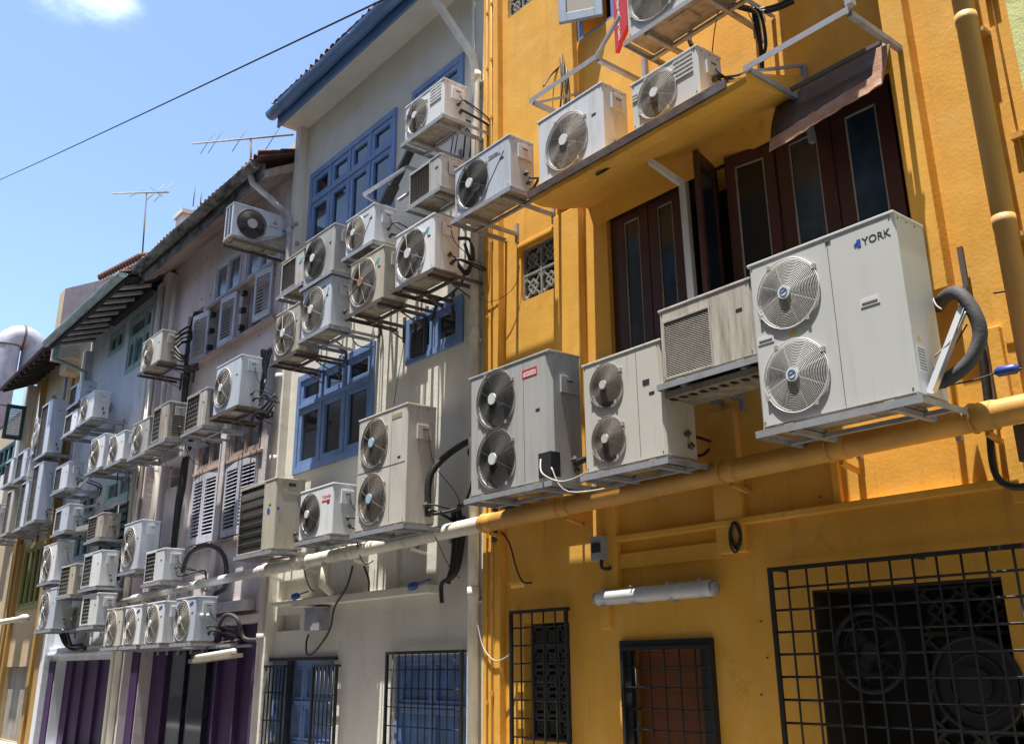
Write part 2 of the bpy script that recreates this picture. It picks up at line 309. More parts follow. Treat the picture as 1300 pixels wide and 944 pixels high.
# ---------------------------------------------------------------- walls and windows
def wall_mesh(x0, x1, z0, z1, ops, y=6.0, th=.3, back=True):
    """front sheet with rectangular openings, reveals and a back for each opening; ops = (x0,x1,z0,z1,depth)"""
    mb = MB(); xs = sorted({x0, x1, *[o[0] for o in ops], *[o[1] for o in ops]}); zs = sorted({z0, z1, *[o[2] for o in ops], *[o[3] for o in ops]})
    xs = [x for x in xs if x0 <= x <= x1]; zs = [z for z in zs if z0 <= z <= z1]
    for i in range(len(xs) - 1):
        for j in range(len(zs) - 1):
            cx = (xs[i] + xs[i + 1]) / 2; cz = (zs[j] + zs[j + 1]) / 2
            if any(o[0] < cx < o[1] and o[2] < cz < o[3] for o in ops): continue
            mb.add([(xs[i], y, zs[j]), (xs[i + 1], y, zs[j]), (xs[i + 1], y, zs[j + 1]), (xs[i], y, zs[j + 1])], [(0, 1, 2, 3)])
    for o in ops:
        a, b, c, d, e = o
        for q in (((a, c), (b, c)), ((b, c), (b, d)), ((b, d), (a, d)), ((a, d), (a, c))):
            (p, r), (s_, t_) = q
            mb.add([(p, y, r), (s_, y, t_), (s_, y + e, t_), (p, y + e, r)], [(0, 3, 2, 1)])
        mb.add([(a, y + e, c), (b, y + e, c), (b, y + e, d), (a, y + e, d)], [(0, 1, 2, 3)], 1)
    # side, top and back faces of the block
    Yb = y + 9
    mb.add([(x0, y, z0), (x0, Yb, z0), (x0, Yb, z1), (x0, y, z1)], [(0, 3, 2, 1)]); mb.add([(x1, y, z0), (x1, Yb, z0), (x1, Yb, z1), (x1, y, z1)], [(0, 1, 2, 3)])
    mb.add([(x0, Yb, z0), (x1, Yb, z0), (x1, Yb, z1), (x0, Yb, z1)], [(0, 3, 2, 1)]); mb.add([(x0, y, z1), (x1, y, z1), (x1, Yb, z1), (x0, Yb, z1)], [(0, 1, 2, 3)])
    return mb
def casement(root, x0, x1, z0, z1, cols, rows, fm, gm, y=5.985, fw=.07, sash=.045, name='window', grid=None, label=None):
    """fixed frame + glazed sashes. cols, rows: lists of relative sizes; rows from the top"""
    f = MB(); yb = y + .09
    f.box(x0, x1, y, yb, z1 - fw, z1); f.box(x0, x1, y, yb, z0, z0 + fw); f.box(x0, x0 + fw, y, yb, z0 + fw, z1 - fw); f.box(x1 - fw, x1, y, yb, z0 + fw, z1 - fw)
    W_ = x1 - x0 - 2 * fw; H_ = z1 - z0 - 2 * fw; cx = [x0 + fw]; tot = sum(cols)
    for c in cols: cx.append(cx[-1] + W_ * c / tot)
    rz = [z1 - fw]; tot = sum(rows)
    for r in rows: rz.append(rz[-1] - H_ * r / tot)
    for x in cx[1:-1]: f.box(x - .022, x + .022, y + .004, yb, z0 + fw, z1 - fw)
    for z in rz[1:-1]: f.box(x0 + fw, x1 - fw, y - .006, yb - .002, z - .025, z + .025)
    for i in range(len(cols)):
        for j in range(len(rows)):
            a = cx[i] + (.024 if i else .002); b = cx[i + 1] - (.024 if i < len(cols) - 1 else .002); c = rz[j + 1] + (.027 if j < len(rows) - 1 else .002); d = rz[j] - (.027 if j else .002)
            s = sash; yy = y + .016
            f.box(a, b, yy, yb - .01, d - s, d); f.box(a, b, yy, yb - .01, c, c + s); f.box(a, a + s, yy, yb - .01, c + s, d - s); f.box(b - s, b, yy, yb - .01, c + s, d - s)
    SPLIT.discard('window'); fo = f.build(name, fm, root, label=label, bevel=.004)
    p = MB(); p.box(x0 + fw * .5, x1 - fw * .5, y + .052, y + .062, z0 + fw * .5, z1 - fw * .5); p.build('pane', gm, fo)
    return fo
def louvre_leaf(root, hx, hy, z0, z1, width, ang, m, sgn=1, name='shutter', slats=None, mid=False):
    """louvred leaf hinged at (hx,hy); ang = degrees it swings out to the lane; sgn +1 opens from a left hinge"""
    T = Matrix.Translation((hx, hy, 0)) @ Matrix.Rotation(R_(-ang * sgn), 4, 'Z'); mb = MB(); X = lambda a, b: (a, b) if sgn > 0 else (-b, -a)
    st = .06
    for a, b, c, d in ((0, st, z0, z1), (width - st, width, z0, z1), (st, width - st, z0, z0 + .1), (st, width - st, z1 - .1, z1)) + (((st, width - st, (z0 + z1) / 2 - .04, (z0 + z1) / 2 + .04),) if mid else ()):
        p, q = X(a, b); mb.box(p, q, -.018, .018, c, d, 0, T)
    n = slats or int((z1 - z0 - .2) / .055); p, q = X(st, width - st)
    for i in range(n):
        z = z0 + .1 + (i + .5) * (z1 - z0 - .2) / n
        vs = [(p, -.017, z - .02), (q, -.017, z - .02), (q, .015, z + .012), (p, .015, z + .012), (p, -.013, z - .024), (q, -.013, z - .024), (q, .019, z + .008), (p, .019, z + .008)]
        mb.add(vs, [(0, 1, 2, 3), (7, 6, 5, 4), (0, 4, 5, 1), (2, 6, 7, 3), (0, 3, 7, 4), (1, 5, 6, 2)], 0, False, T)
    return mb.build(name, m, root)
def tile_roof(root, x0, x1, ylip, zlip, yback, zback, m=tile, name='roof', pitch=.16, mats=None):
    mb = MB(); n = int((x1 - x0) / pitch) * 4; rows = max(3, int((yback - ylip) / .35)); vs = []; fs = []
    for j in range(rows):
        ya = ylip + (yback - ylip) * j / rows; yb_ = ylip + (yback - ylip) * (j + 1) / rows + .05
        for y, dz in ((ya, .03), (yb_, 0)):
            zb = zlip + (zback - zlip) * (y - ylip) / (yback - ylip)
            for i in range(n + 1):
                x = x0 + (x1 - x0) * i / n; vs.append((x, y + .015 * math.sin(i * 1.7 + j), zb + dz + .028 * math.cos(i * math.pi / 2)))
        b = j * 2 * (n + 1)
        for i in range(n): fs.append((b + i, b + i + 1, b + n + 2 + i, b + n + 1 + i))
    mb.add(vs, fs, 0, False)
    mb.add([(x0, ylip + .02, zlip - .02), (x1, ylip + .02, zlip - .02), (x1, yback, zback - .05), (x0, yback, zback - .05)], [(0, 1, 2, 3)])
    mb.add([(x0, yback, zback), (x1, yback, zback), (x1, yback + (yback - 6) + .6, zlip), (x0, yback + (yback - 6) + .6, zlip)], [(0, 1, 2, 3)])
    o = mb.build(name, m, root); s = o.modifiers.new('thick', 'SOLIDIFY'); s.thickness = .018; return o
def gutter(root, x0, x1, yc, zc, r, m, name='gutter'):
    mb = MB(); n = 10; vs = []; fs = []
    N = 24
    for i in range(N + 1):
        x = x0 + (x1 - x0) * i / N; dz = .006 * math.sin(i * 1.3)
        for k in range(n + 1):
            a = math.pi + math.pi * k / n; vs.append((x, yc + r * math.cos(a), zc + dz + r * math.sin(a)))
    for i in range(N):
        for k in range(n): fs.append((i * (n + 1) + k, (i + 1) * (n + 1) + k, (i + 1) * (n + 1) + k + 1, i * (n + 1) + k + 1))
    mb.add(vs, fs, 0, True)
    for x in (x0, x1):
        mb.add([(x, yc, zc)] + [(x, yc + r * math.cos(math.pi + math.pi * k / n), zc + r * math.sin(math.pi + math.pi * k / n)) for k in range(n + 1)], [(0, k + 1, k + 2) for k in range(n)])
    mb.tube([(x0, yc - r, zc), (x1, yc - r, zc)], .012, 6)
    k = x0 + .4
    while k < x1: mb.tube([(k, yc - (r + .006) * math.cos(t), zc - (r + .006) * math.sin(t)) for t in [math.pi * q / 8 for q in range(9)]], .01, 5); k += 1.1
    o = mb.build(name, m, root); s = o.modifiers.new('thick', 'SOLIDIFY'); s.thickness = .008; return o
def breeze_grid(mb, x0, x1, z0, z1, nx, nz, y0, y1, m=0):
    dx = (x1 - x0) / nx; dz = (z1 - z0) / nz
    for i in range(nx):
        for j in range(nz):
            cx = x0 + (i + .5) * dx; cz = z0 + (j + .5) * dz; h = dx / 2; v = dz / 2; t = .022; ym = (y0 + y1) / 2; dp_ = y1 - y0
            mb.box(cx - h, cx - h + t * .6, y0, y1, cz - v, cz + v, m); mb.box(cx + h - t * .6, cx + h, y0, y1, cz - v, cz + v, m)
            mb.box(cx - h + t * .6, cx + h - t * .6, y0 + .002, y1, cz + v - t * .6, cz + v, m); mb.box(cx - h + t * .6, cx + h - t * .6, y0 + .002, y1, cz - v, cz - v + t * .6, m)
            for s1, s2 in ((1, 1), (1, -1), (-1, 1), (-1, -1)):
                mb.beam((cx + s1 * h * .95, ym, cz + s2 * v * .45), (cx + s1 * h * .45, ym, cz + s2 * v * .95), dp_ - .006, t, m, (0, 1, 0)) if False else None
                mb.beam((cx + s1 * h * .98, ym, cz + s2 * v * .5), (cx + s1 * h * .5, ym, cz + s2 * v * .98), t, dp_ - .01, m, (0, 1, 0))
                mb.beam((cx + s1 * h * .55, ym, cz), (cx, ym, cz + s2 * v * .55), t, dp_ - .012, m, (0, 1, 0))
            for a in (-1, 1):
                mb.beam((cx - h * .8, ym, cz - a * v * .8), (cx + h * .8, ym, cz + a * v * .8), t * .8, dp_ - .016 - a * .002, m, (0, 1, 0))
def bars(root, name, x0, x1, z0, z1, nx, nz, y=5.9, m=blackp, t=.016, frame=.03):
    mb = MB(); mb.box(x0, x1, y - frame / 2, y + frame / 2, z1 - frame, z1); mb.box(x0, x0 + frame, y - frame / 2, y + frame / 2, z0, z1 - frame); mb.box(x1 - frame, x1, y - frame / 2, y + frame / 2, z0, z1 - frame)
    mb.box(x0 + frame, x1 - frame, y - frame / 2, y + frame / 2, z0, z0 + frame)
    for i in range(1, nx): x = x0 + (x1 - x0) * i / nx; mb.tube([(x, y, z0 + .01), (x, y, z1 - .01)], t / 2, 6)
    for j in range(1, nz): z = z0 + (z1 - z0) * j / nz; mb.tube([(x0 + .01, y + .013, z), (x1 - .01, y + .013, z)], t / 2, 6)
    for x in (x0 + .05, (x0 + x1) / 2, x1 - .05):
        for z in (z0 + .05, z1 - .015): mb.box(x - .012, x + .012, y, 6.0, z - .012, z + .012)
    return mb.build(name, m, root)
def vpipe(root, x, y, r, z0, z1, m, name='downpipe', joints=(), top=None):
    mb = MB(); pts = [(x, y, z0), (x, y, z1)] + (top or []); mb.tube(pts, r, 14)
    z = z0 + .6
    for z in joints: mb.tube([(x, y, z - .05), (x, y, z + .03)], r * 1.05, 14); mb.box(x - r * 1.3, x + r * 1.3, y + r * .4, 6.0, z - .12, z - .09)
    return mb.build(name, m, root)

# ================================================================ OCHRE HOUSE
OX0, OX1 = -7.79, -2.12
oh = thing('shophouse', 'tall ochre yellow house nearest the camera, with dark red windows', 'building', (-4.95, 6, GZ), 'shophouses along the back lane')
ops = [(-7.23, -6.67, 3.58, 4.165, .2), (-7.42, -6.95, 7.18, 7.7, .2), (-5.95, -2.95, 2.3, 4.13, .55), (-6.3, -5.2, 6.21, 7.5, .5), (-7.25, -6.62, -.62, .38, .25), (-5.92, -5.04, -1.0, .12, .22), (-4.1, -2.78, -1.0, .49, .5)]
wall_mesh(OX0, OX1, GZ, 11.6, ops).build('wall', [orange, dark], oh)
mb = MB()   # pilasters and mouldings
mb.box(-7.786, -7.52, 5.92, 6.01, GZ, 11.6); mb.box(-6.635, -6.27, 5.93, 6.01, 1.37, 4.3); mb.box(-6.635, -6.27, 5.93, 6.01, 4.42, 11.6)
mb.box(-2.93, -2.76, 5.88, 6.01, 2.31, 11.6)

mb.box(-5.93, -2.62, 5.93, 6.01, 1.0, 1.05); mb.box(-5.93, -4.86, 5.955, 6.01, .775, .9)
mb.box(-6.06, -5.93, 5.93, 6.01, .56, 1.36); mb.box(-6.20, -6.085, 5.965, 6.01, .3, 1.36)
mb.box(-4.86, -4.6, 5.94, 6.01, .80, 1.9); mb.box(-3.82, -3.76, 5.96, 6.01, 1.05, 1.5); mb.box(-2.62, -2.52, 5.955, 6.01, .9, 2.0)
mb.box(-7.27, -6.63, 5.975, 6.01, 4.19, 4.235)
mb.build('moulding', orange, oh, bevel=.008)
for a, b, c, d in ((-7.23, -6.67, 3.58, 4.165), (-7.42, -6.95, 7.18, 7.7)):
    for i in range(2):
        for j in range(2): mb = MB(); breeze_grid(mb, a + (b - a) * i / 2, a + (b - a) * (i + 1) / 2, c + (d - c) * j / 2, c + (d - c) * (j + 1) / 2, 1, 1, 6.035, 6.085); mb.build('vent_block', breeze, oh)
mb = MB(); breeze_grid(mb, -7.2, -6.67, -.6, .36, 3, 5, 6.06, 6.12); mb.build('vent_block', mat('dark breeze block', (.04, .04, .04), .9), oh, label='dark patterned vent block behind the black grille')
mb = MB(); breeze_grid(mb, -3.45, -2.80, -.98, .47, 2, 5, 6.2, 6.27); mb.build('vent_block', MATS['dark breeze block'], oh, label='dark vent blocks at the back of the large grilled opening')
# canopy slab: thin edge, underside that curves down from the wall
def canopy(x0, x1, yf, zf, zw, rough=True, m=orange):
    mb = MB(); prof = [(yf, zf), (yf + .02, zf - .045), (yf + .12, zf - .055), (yf + .35, zf - .01), (yf + .6, zf + .075), (5.93, zw - .16), (6.0, zw - .34)]
    n = 26; vs = []; fs = []
    for i in range(n + 1):
        x = x0 + (x1 - x0) * i / n
        for k, (y, z) in enumerate(prof): vs.append((x, y + (random.uniform(-.006, .006) if k < 3 and rough else 0), z + (random.uniform(-.004, .004) if 0 < k < 4 and rough else 0)))
        vs.append((x, 6.0, zw + .06)); vs.append((x, yf, zf + .03))
    K = len(prof) + 2
    for i in range(n):
        for k in range(K): fs.append((i * K + k, i * K + (k + 1) % K, (i + 1) * K + (k + 1) % K, (i + 1) * K + k))
    fs.append(tuple(range(K))); fs.append(tuple(n * K + k for k in range(K))[::-1])
    mb.add(vs, fs); mb.box(x0 - .01, x1 * .0 + x0 + (x1 - x0) * .93, yf - .03, yf - .006, zf - .02, zf + .055, 1); return mb
canopy(-6.12, -3.66, 5.2, 4.09, 4.36).build('canopy', [orange, oldsheet], oh, label='ochre concrete canopy over the dark red windows')
canopy(-3.80, -2.90, 5.1, 6.36, 6.6, False).build('canopy', [orange, orange], oh)  # unseen upper slab, added to cast shade on the awning and wall below
# dark red folding window
def leaf(root, hx, hy, z0, z1, wd, ang, sgn, st=.11, gm=glb, name='window_leaf'):
    T = Matrix.Translation((hx, hy, 0)) @ Matrix.Rotation(R_(-ang * sgn), 4, 'Z'); mb = MB(); X = lambda a, b: (a, b) if sgn > 0 else (-b, -a)
    for a, b, c, d in ((0, st, z0, z1), (wd - st, wd, z0, z1), (st, wd - st, z0, z0 + .16), (st, wd - st, z1 - .12, z1)):
        p, q = X(a, b); mb.box(p, q, -.022, .022, c, d, 0, T)
    o = mb.build(name, brownw, root, bevel=.004); g_ = MB(); p, q = X(st - .01, wd - st + .01); g_.box(p, q, -.004, .004, z0 + .15, z1 - .11, 0, T); g_.build('pane', gm, o)
    mb = MB()
    for a, b, c, d in ((st, st + .012, z0 + .16, z1 - .12), (wd - st - .012, wd - st, z0 + .16, z1 - .12), (st, wd - st, z1 - .132, z1 - .12)):
        p, q = X(a, b); mb.box(p, q, -.016, -.006, c, d, 0, T)
    mb.build('glazing_bead', concrete, o); return o
mb = MB(); mb.box(-5.95, -2.95, 6.05, 6.12, 4.06, 4.13); mb.box(-5.95, -2.95, 6.05, 6.12, 2.3, 2.37)
for x in (-5.95, -5.04, -4.12, -3.02): mb.box(x, x + .07, 6.05, 6.12, 2.37, 4.06)
mb.build('window_frame', brownw, oh, bevel=.004)
leaf(oh, -5.87, 6.06, 2.37, 4.06, .41, 0, 1); leaf(oh, -5.45, 6.06, 2.37, 4.06, .40, 0, 1)
leaf(oh, -4.66, 6.04, 2.37, 4.04, .40, 74, 1, .06, gl); leaf(oh, -4.06, 6.05, 2.37, 4.04, .44, 10, -1, .09, mat('black glass', (.006, .005, .005), .2))
leaf(oh, -4.04, 6.06, 2.37, 4.06, .5, 0, 1, .12, glb); leaf(oh, -3.53, 6.06, 2.37, 4.06, .5, 0, 1, .12, glb)
# upper window with a top hung blue sash pushed open
mb = MB(); mb.box(-6.3, -5.2, 6.02, 6.09, 7.43, 7.5); mb.box(-6.3, -5.2, 6.02, 6.09, 6.21, 6.26)
for x in (-6.3, -5.78, -5.25): mb.box(x, x + .05, 6.02, 6.09, 6.255, 7.435)
uw = mb.build('window_frame', blue, oh, bevel=.004)
mb = MB(); T = Matrix.Translation((-5.84, 5.97, 0)) @ Matrix.Rotation(R_(34), 4, 'Z')
for a, b, c, d in ((-.46, -.38, 6.28, 7.45), (-.08, 0, 6.28, 7.45), (-.38, -.08, 6.28, 6.38), (-.38, -.08, 7.37, 7.45)): mb.box(a, b, -.025, .02, c, d, 0, T)
sash = mb.build('open_sash', mat('weathered blue grey paint', (.27, .36, .48), .5, dirt=(.15, .18, .2), damt=.5), oh, bevel=.004); mb = MB(); mb.box(-.39, -.07, -.004, .004, 6.37, 7.38, 0, T); mb.build('pane', mat('milky glass', (.45, .42, .36), .25, var=.1), sash)
# lower openings
bars(oh, 'window_grille', -7.37, -6.57, -.75, .5, 5, 8, 5.93)
bars(oh, 'window_grille', -5.95, -5.0, -1.1, .15, 6, 8, 5.955, t=.014)
mb = MB(); mb.box(-5.98, -5.0, 5.97, 6.03, .12, .2); mb.box(-5.98, -5.86, 5.97, 6.03, -1.1, .12); mb.box(-5.12, -5.0, 5.97, 6.03, -1.1, .12); mb.build('window_frame', blackp, oh)
mb = MB(); mb.box(-5.86, -5.12, 6.08, 6.1, -1.0, .12); mb.build('board', orangeboard, oh)
bars(oh, 'window_grille', -4.345, -2.15, -1.25, .655, 14, 13, 5.86, t=.017, frame=.028)
mb = MB(); mb.box(-4.1, -4.09, 6.005, 6.5, -1, .49); mb.box(-4.09, -2.78, 6.005, 6.5, .48, .49); mb.build('lining', mat('sooty plaster', (.035, .025, .015), .9), oh)  # dark sheets over the ochre reveal, the shade of the recess put into colour
fr = MB(); c = (-3.72, .08)
fr.ring((c[0], 6.02, c[1]), .25, .02, 32, 6); fr.ring((c[0], 6.05, c[1]), .20, .006, 28, 4); fr.ring((c[0], 6.05, c[1]), .14, .006, 28, 4); fr.disc(c, .06, 6.03, 6.12)
for k in range(4): a = k * math.pi / 2 + .4; fr.beam((c[0] + .05 * math.cos(a), 6.05, c[1] + .05 * math.sin(a)), (c[0] + .25 * math.cos(a), 6.05, c[1] + .25 * math.sin(a)), .012, .012)
for k in range(5):
    a = k * 2 * math.pi / 5; u = Vector((math.cos(a), 0, math.sin(a))); v = Vector((-math.sin(a), 0, math.cos(a))); o_ = Vector((c[0], 6.1, c[1]))
    fr.add([o_ + u * .05 - v * .02, o_ + u * .05 + v * .03, o_ + u * .2 + v * .1 + Vector((0, .03, 0)), o_ + u * .21 - v * .04 - Vector((0, .03, 0))], [(0, 1, 2, 3)])
fr.build('exhaust_fan', mat('sooty metal', (.008, .008, .009), .6), None, 'near black round exhaust fan behind the large black grille', 'exhaust fan')  # one even near-black colour over the whole fan
fr = MB(); fr.disc((-3.02, -.12), .27, 6.0, 6.1, 32); fr.ring((-3.02, 5.99, -.12), .27, .015, 32, 6); fr.disc((-3.02, -.12), .1, 5.97, 6.0, 24); fr.ring((-3.02, 5.995, -.12), .17, .008, 32, 5)
fr.build('exhaust_cover', mat('grey metal cover', (.012, .012, .014), .5), None, 'round grey metal cover at the right of the grilled opening', 'vent cover')
vpipe(oh, -2.335, 5.87, .068, 1.48, 11.6, brownpipe, joints=(2.62, 4.12, 5.7, 7.2, 9))
mb = MB(); mb.tube([(-2.2, 5.985, GZ), (-2.2, 5.985, 11.5)], .007, 6); mb.tube([(-7.62, 5.91, GZ), (-7.62, 5.91, 11.5)], .01, 6); mb.tube([(-7.70, 5.91, GZ), (-7.70, 5.91, 11.5)], .008, 6)
for z in (4.3, 3.2, 2.1, 5.4, 6.6): mb.box(-2.24, -2.16, 5.955, 5.995, z - .02, z + .02)
for z in [i * .77 - 1 for i in range(14)]: mb.box(-7.645, -7.6, 5.9, 5.925, z - .018, z + .018); mb.box(-7.722, -7.685, 5.9, 5.925, z - .1, z - .07)
mb.build('conduit', orange_p, oh)
mb = MB()
for x, z in ((-4.55, .3), (-4.52, .05), (-4.6, -.2), (-3.95, 1.12), (-6.0, -.3)): mb.disc((x, z), .006, 5.985, 6.0, 8)
mb.build('wall_screw', galvd, oh)
# lime green neighbour
lg = thing('shophouse', 'lime green house at the right edge', 'building', (8, 6, GZ), 'shophouses along the back lane')
wall_mesh(-2.11, 18, GZ, 12.6, [(0, 1.2, 2.5, 4, .2)], 5.97).build('wall', [limegreen, dark], lg)
casement(lg, 0, 1.2, 2.5, 4, [1, 1], [1, 2], mat('white window paint', (.6, .6, .58), .5), gl, 6.0)

# ================================================================ CREAM HOUSE
ch = thing('shophouse', 'cream house with blue window frames and blue gutter', 'building', (-10.2, 6, GZ), 'shophouses along the back lane')
CX0, CX1 = -12.65, -7.80
ops = [(-12.24, -9.80, 5.62, 7.17, .16), (-9.41, -8.27, 6.63, 7.19, .16), (-9.39, -8.24, 3.41, 3.99, .16), (-12.2, -10.12, 2.52, 3.93, .16), (-9.5, -8.14, -.9, .13, .2), (-12.5, -10.8, -.9, .10, .2),
       (-12.42, -11.35, .86, 1.12, .12), (-12.40, -11.75, .47, .68, .12)]
wall_mesh(CX0, CX1, GZ, 8.15, ops).build('wall', [cream, cream], ch)
casement(ch, -12.24, -9.80, 5.62, 7.17, [1, 1, 1, 1], [.8, 1.8], blue, gl, 5.97, .09, .075)
casement(ch, -9.41, -8.27, 6.63, 7.19, [1, 1], [1], blue, gl, 5.97, .08, .06)
casement(ch, -9.39, -8.24, 3.41, 3.99, [1, 1], [1], blue, gl, 5.97, .075, .07)
casement(ch, -12.2, -10.12, 2.52, 3.93, [1, 1, 1], [.75, 1.7], blue, gl, 5.97, .09, .075)
mb = MB(); mb.box(-9.22, -8.93, 5.93, 5.98, 3.46, 3.88); mb.box(-9.18, -8.97, 5.925, 5.93, 3.5, 3.8, 1)
for k in range(8): mb.box(-9.17, -8.98, 5.918, 5.925, 3.52 + k * .033, 3.53 + k * .033)
mb.build('ventilator', [blackp, mat('dark grey louvre', (.05, .05, .05), .5)], ch)
for a, b in ((-9.5, -8.14), (-12.5, -10.8)):
    casement(ch, a, b, -.9, .13 if a > -10 else .10, [1, 1], [1, 1], blue, glass('blue painted glass', (.08, .16, .36), .3), 6.04, .06, .04)
bars(ch, 'window_grille', -9.53, -8.12, -.95, .17, 11, 6, 5.93, t=.013); bars(ch, 'window_grille', -11.2, -10.6, -.95, .05, 6, 3, 5.93, t=.02); bars(ch, 'window_grille', -12.62, -11.9, -.95, .05, 7, 3, 5.90, t=.02)
mb = MB(); mb.box(-12.5, -10.72, 5.955, 6.01, .10, .14); mb.box(-11.94, -11.85, 5.955, 6.01, -.95, .10); mb.build('window_frame', blackp, ch)
mb = MB()
mb.box(-11.75, -8.66, 5.86, 6.01, .745, .83); mb.box(-12.42, -11.75, 5.9, 6.01, .79, .84)
mb.box(-8.08, -7.81, 5.95, 6.01, GZ, 8.1); mb.box(-12.648, -12.47, 5.88, 6.01, GZ, 8.1); mb.box(-11.22, -11.02, 5.93, 6.01, .83, 1.5); mb.box(-10.58, -10.5, 5.95, 6.01, .83, 1.5)
mb.box(-9.52, -9.42, 5.95, 6.01, .83, 1.5)
mb.build('moulding', cream, ch, bevel=.006)
mb = MB(); mb.box(-12.66, -7.8, 5.6, 6.0, 8.10, 8.16); mb.box(-12.66, -12.6, 5.6, 6.0, 8.16, 8.34); mb.build('soffit', cream, ch)
mb = MB(); mb.box(-12.68, -7.8, 5.565, 5.6, 8.06, 8.36); mb.build('fascia', bluefascia, ch)
gutter(ch, -12.72, -7.8, 5.47, 8.27, .09, bluefascia)
tile_roof(ch, -12.7, -7.8, 5.45, 8.42, 9.8, 10.4)
mb = MB(); mb.tube([(-8.62, 5.55, 8.3), (-8.5, 5.62, 8.05), (-7.93, 5.87, 6.9), (-7.88, 5.88, 6.6), (-7.88, 5.88, GZ)], .052, 12)
for z in (6.6, 4.9, 3.4, 2.2, .7, -.8): mb.tube([(-7.88, 5.88, z - .06), (-7.88, 5.88, z + .05)], .062, 12); mb.box(-7.96, -7.8, 5.9, 5.96, z - .1, z - .08)
mb.build('downpipe', creamp, ch)
mb = MB(); mb.tube([(-8.0, 5.93, GZ), (-8.0, 5.93, 8.1)], .022, 8)
mb.build('conduit', creamp, ch)
mb = MB(); mb.box(-11.36, -10.98, 5.86, 6.0, .44, .70); mb.box(-11.38, -10.96, 5.85, 6.0, .70, .72); mb.build('meter_box', galv, None, 'small grey metal box under the ledge of the cream house', 'electrical box', bevel=.004)

# ================================================================ MAUVE HOUSE
mh = thing('shophouse', 'faded mauve house with lilac louvred shutters', 'building', (-15.4, 6, GZ), 'shophouses along the back lane')
MX0, MX1 = -18.15, -12.66
ops = [(-15.80, -14.66, 6.1, 6.86, .15), (-14.50, -13.3, 6.1, 6.86, .15), (-15.80, -14.66, 5.15, 6.03, .35), (-14.50, -13.3, 5.15, 6.03, .35),
       (-16.95, -16.22, 5.0, 6.22, .25), (-15.80, -14.78, 3.1, 3.95, .15), (-14.5, -13.35, 3.1, 3.95, .15), (-15.80, -14.78, 1.88, 3.03, .12), (-14.5, -13.35, 1.88, 3.03, .12), (-16.95, -16.4, 3.0, 3.4, .3), (-17.5, -13.0, -1.5, .62, .4)]
wall_mesh(MX0, MX1, GZ, 7.5, ops).build('wall', [mauve, dark], mh)
for a, b in ((-15.80, -14.66), (-14.50, -13.3)): casement(mh, a, b, 6.1, 6.86, [1, 1], [1], lilac, glass('grey glass', (.10, .11, .13), .15), 5.99, .06, .04)
for a, b in ((-15.80, -14.78), (-14.5, -13.35)):
    casement(mh, a, b, 3.1, 3.95, [1, 1], [1], soffit_old, MATS['grey glass'], 6.0, .06, .05)
    wd = (b - a) / 2 - .01
    louvre_leaf(mh, a + .005, 5.985, 1.9, 3.02, wd, 2, lilac); louvre_leaf(mh, b - .005, 5.985, 1.9, 3.02, wd, 2, lilac, -1)
louvre_leaf(mh, -15.80, 5.97, 5.12, 6.02, .56, 172, lilac); louvre_leaf(mh, -14.66, 5.97, 5.14, 6.02, .54, 5, lilac, -1)
louvre_leaf(mh, -13.3, 5.97, 5.2, 6.04, .52, 6, lilac, -1)
mb = MB(); hg = MB(); cu = MB()
for x in (-15.76, -14.46):
    mb.box(x, x + .08, 6.12, 6.16, 5.15, 6.03)
    for k in range(3): hg.box(x + .02, x + .12, 5.93, 6.02, 5.25 + k * .3, 5.33 + k * .3)
    cu.box(x + .3, x + .85, 6.2, 6.22, 5.15, 6.03)
mb.build('jamb', lilac, mh); hg.build('hinge', black, mh); cu.build('curtain', mat('faded curtain', (.40, .38, .42), .9, var=.2), mh)
mb = MB(); mb.box(-16.0, -13.05, 5.90, 6.01, 5.06, 5.13); mb.box(-15.9, -13.25, 5.93, 6.01, 6.03, 6.09); mb.build('sill', soffit_old, mh, bevel=.01)
mb = MB(); mb.box(-15.9, -14.7, 5.92, 6.01, 1.80, 1.87); mb.box(-14.6, -13.25, 5.92, 6.01, 1.80, 1.87); mb.box(-15.85, -13.25, 5.95, 6.01, 3.035, 3.09); mb.build('sill', soffit_old, mh, bevel=.01)
mb = MB()
mb.box(-18.14, -17.86, 5.84, 6.01, GZ, 7.4); mb.box(-17.45, -17.12, 5.9, 6.01, GZ + 2.2, 3.5); mb.box(-16.35, -15.98, 5.93, 6.01, .7, 4.0); mb.box(-14.75, -14.53, 5.94, 6.01, .7, 3.95); mb.box(-12.95, -12.72, 5.93, 6.01, .7, 7.2)
mb.box(-17.05, -15.95, 5.8, 6.01, 3.42, 4.1); mb.box(-16.9, -16.38, 5.9, 6.01, 2.0, 2.98)
mb.build('pilaster', mauve, mh, bevel=.01)
mb = MB(); mb.box(-18.15, -12.68, 5.88, 6.01, .62, .72); mb.box(-14.9, -13.0, 5.82, 6.01, .78, .92); mb.build('ledge', mauve, mh, bevel=.01)
mb = MB(); mb.box(-17.49, -13.01, 6.2, 6.24, -1.5, .61); mb.box(-18.12, -17.52, 5.97, 6.01, GZ, .6); mb.box(-12.98, -12.72, 5.955, 6.01, GZ, .6)
for x in (-16.7, -15.6, -14.6, -13.9): mb.box(x, x + .05, 6.12, 6.2, -1.5, .61)
mb.build('door_panel', purple, mh)
mb = MB(); mb.box(-16.3, -15.75, 6.1, 6.19, -1.5, .3); mb.box(-15.5, -14.9, 6.1, 6.19, -1.5, .35); mb.build('door_opening', gl, mh)
mb = MB()   # sloping boxed soffit
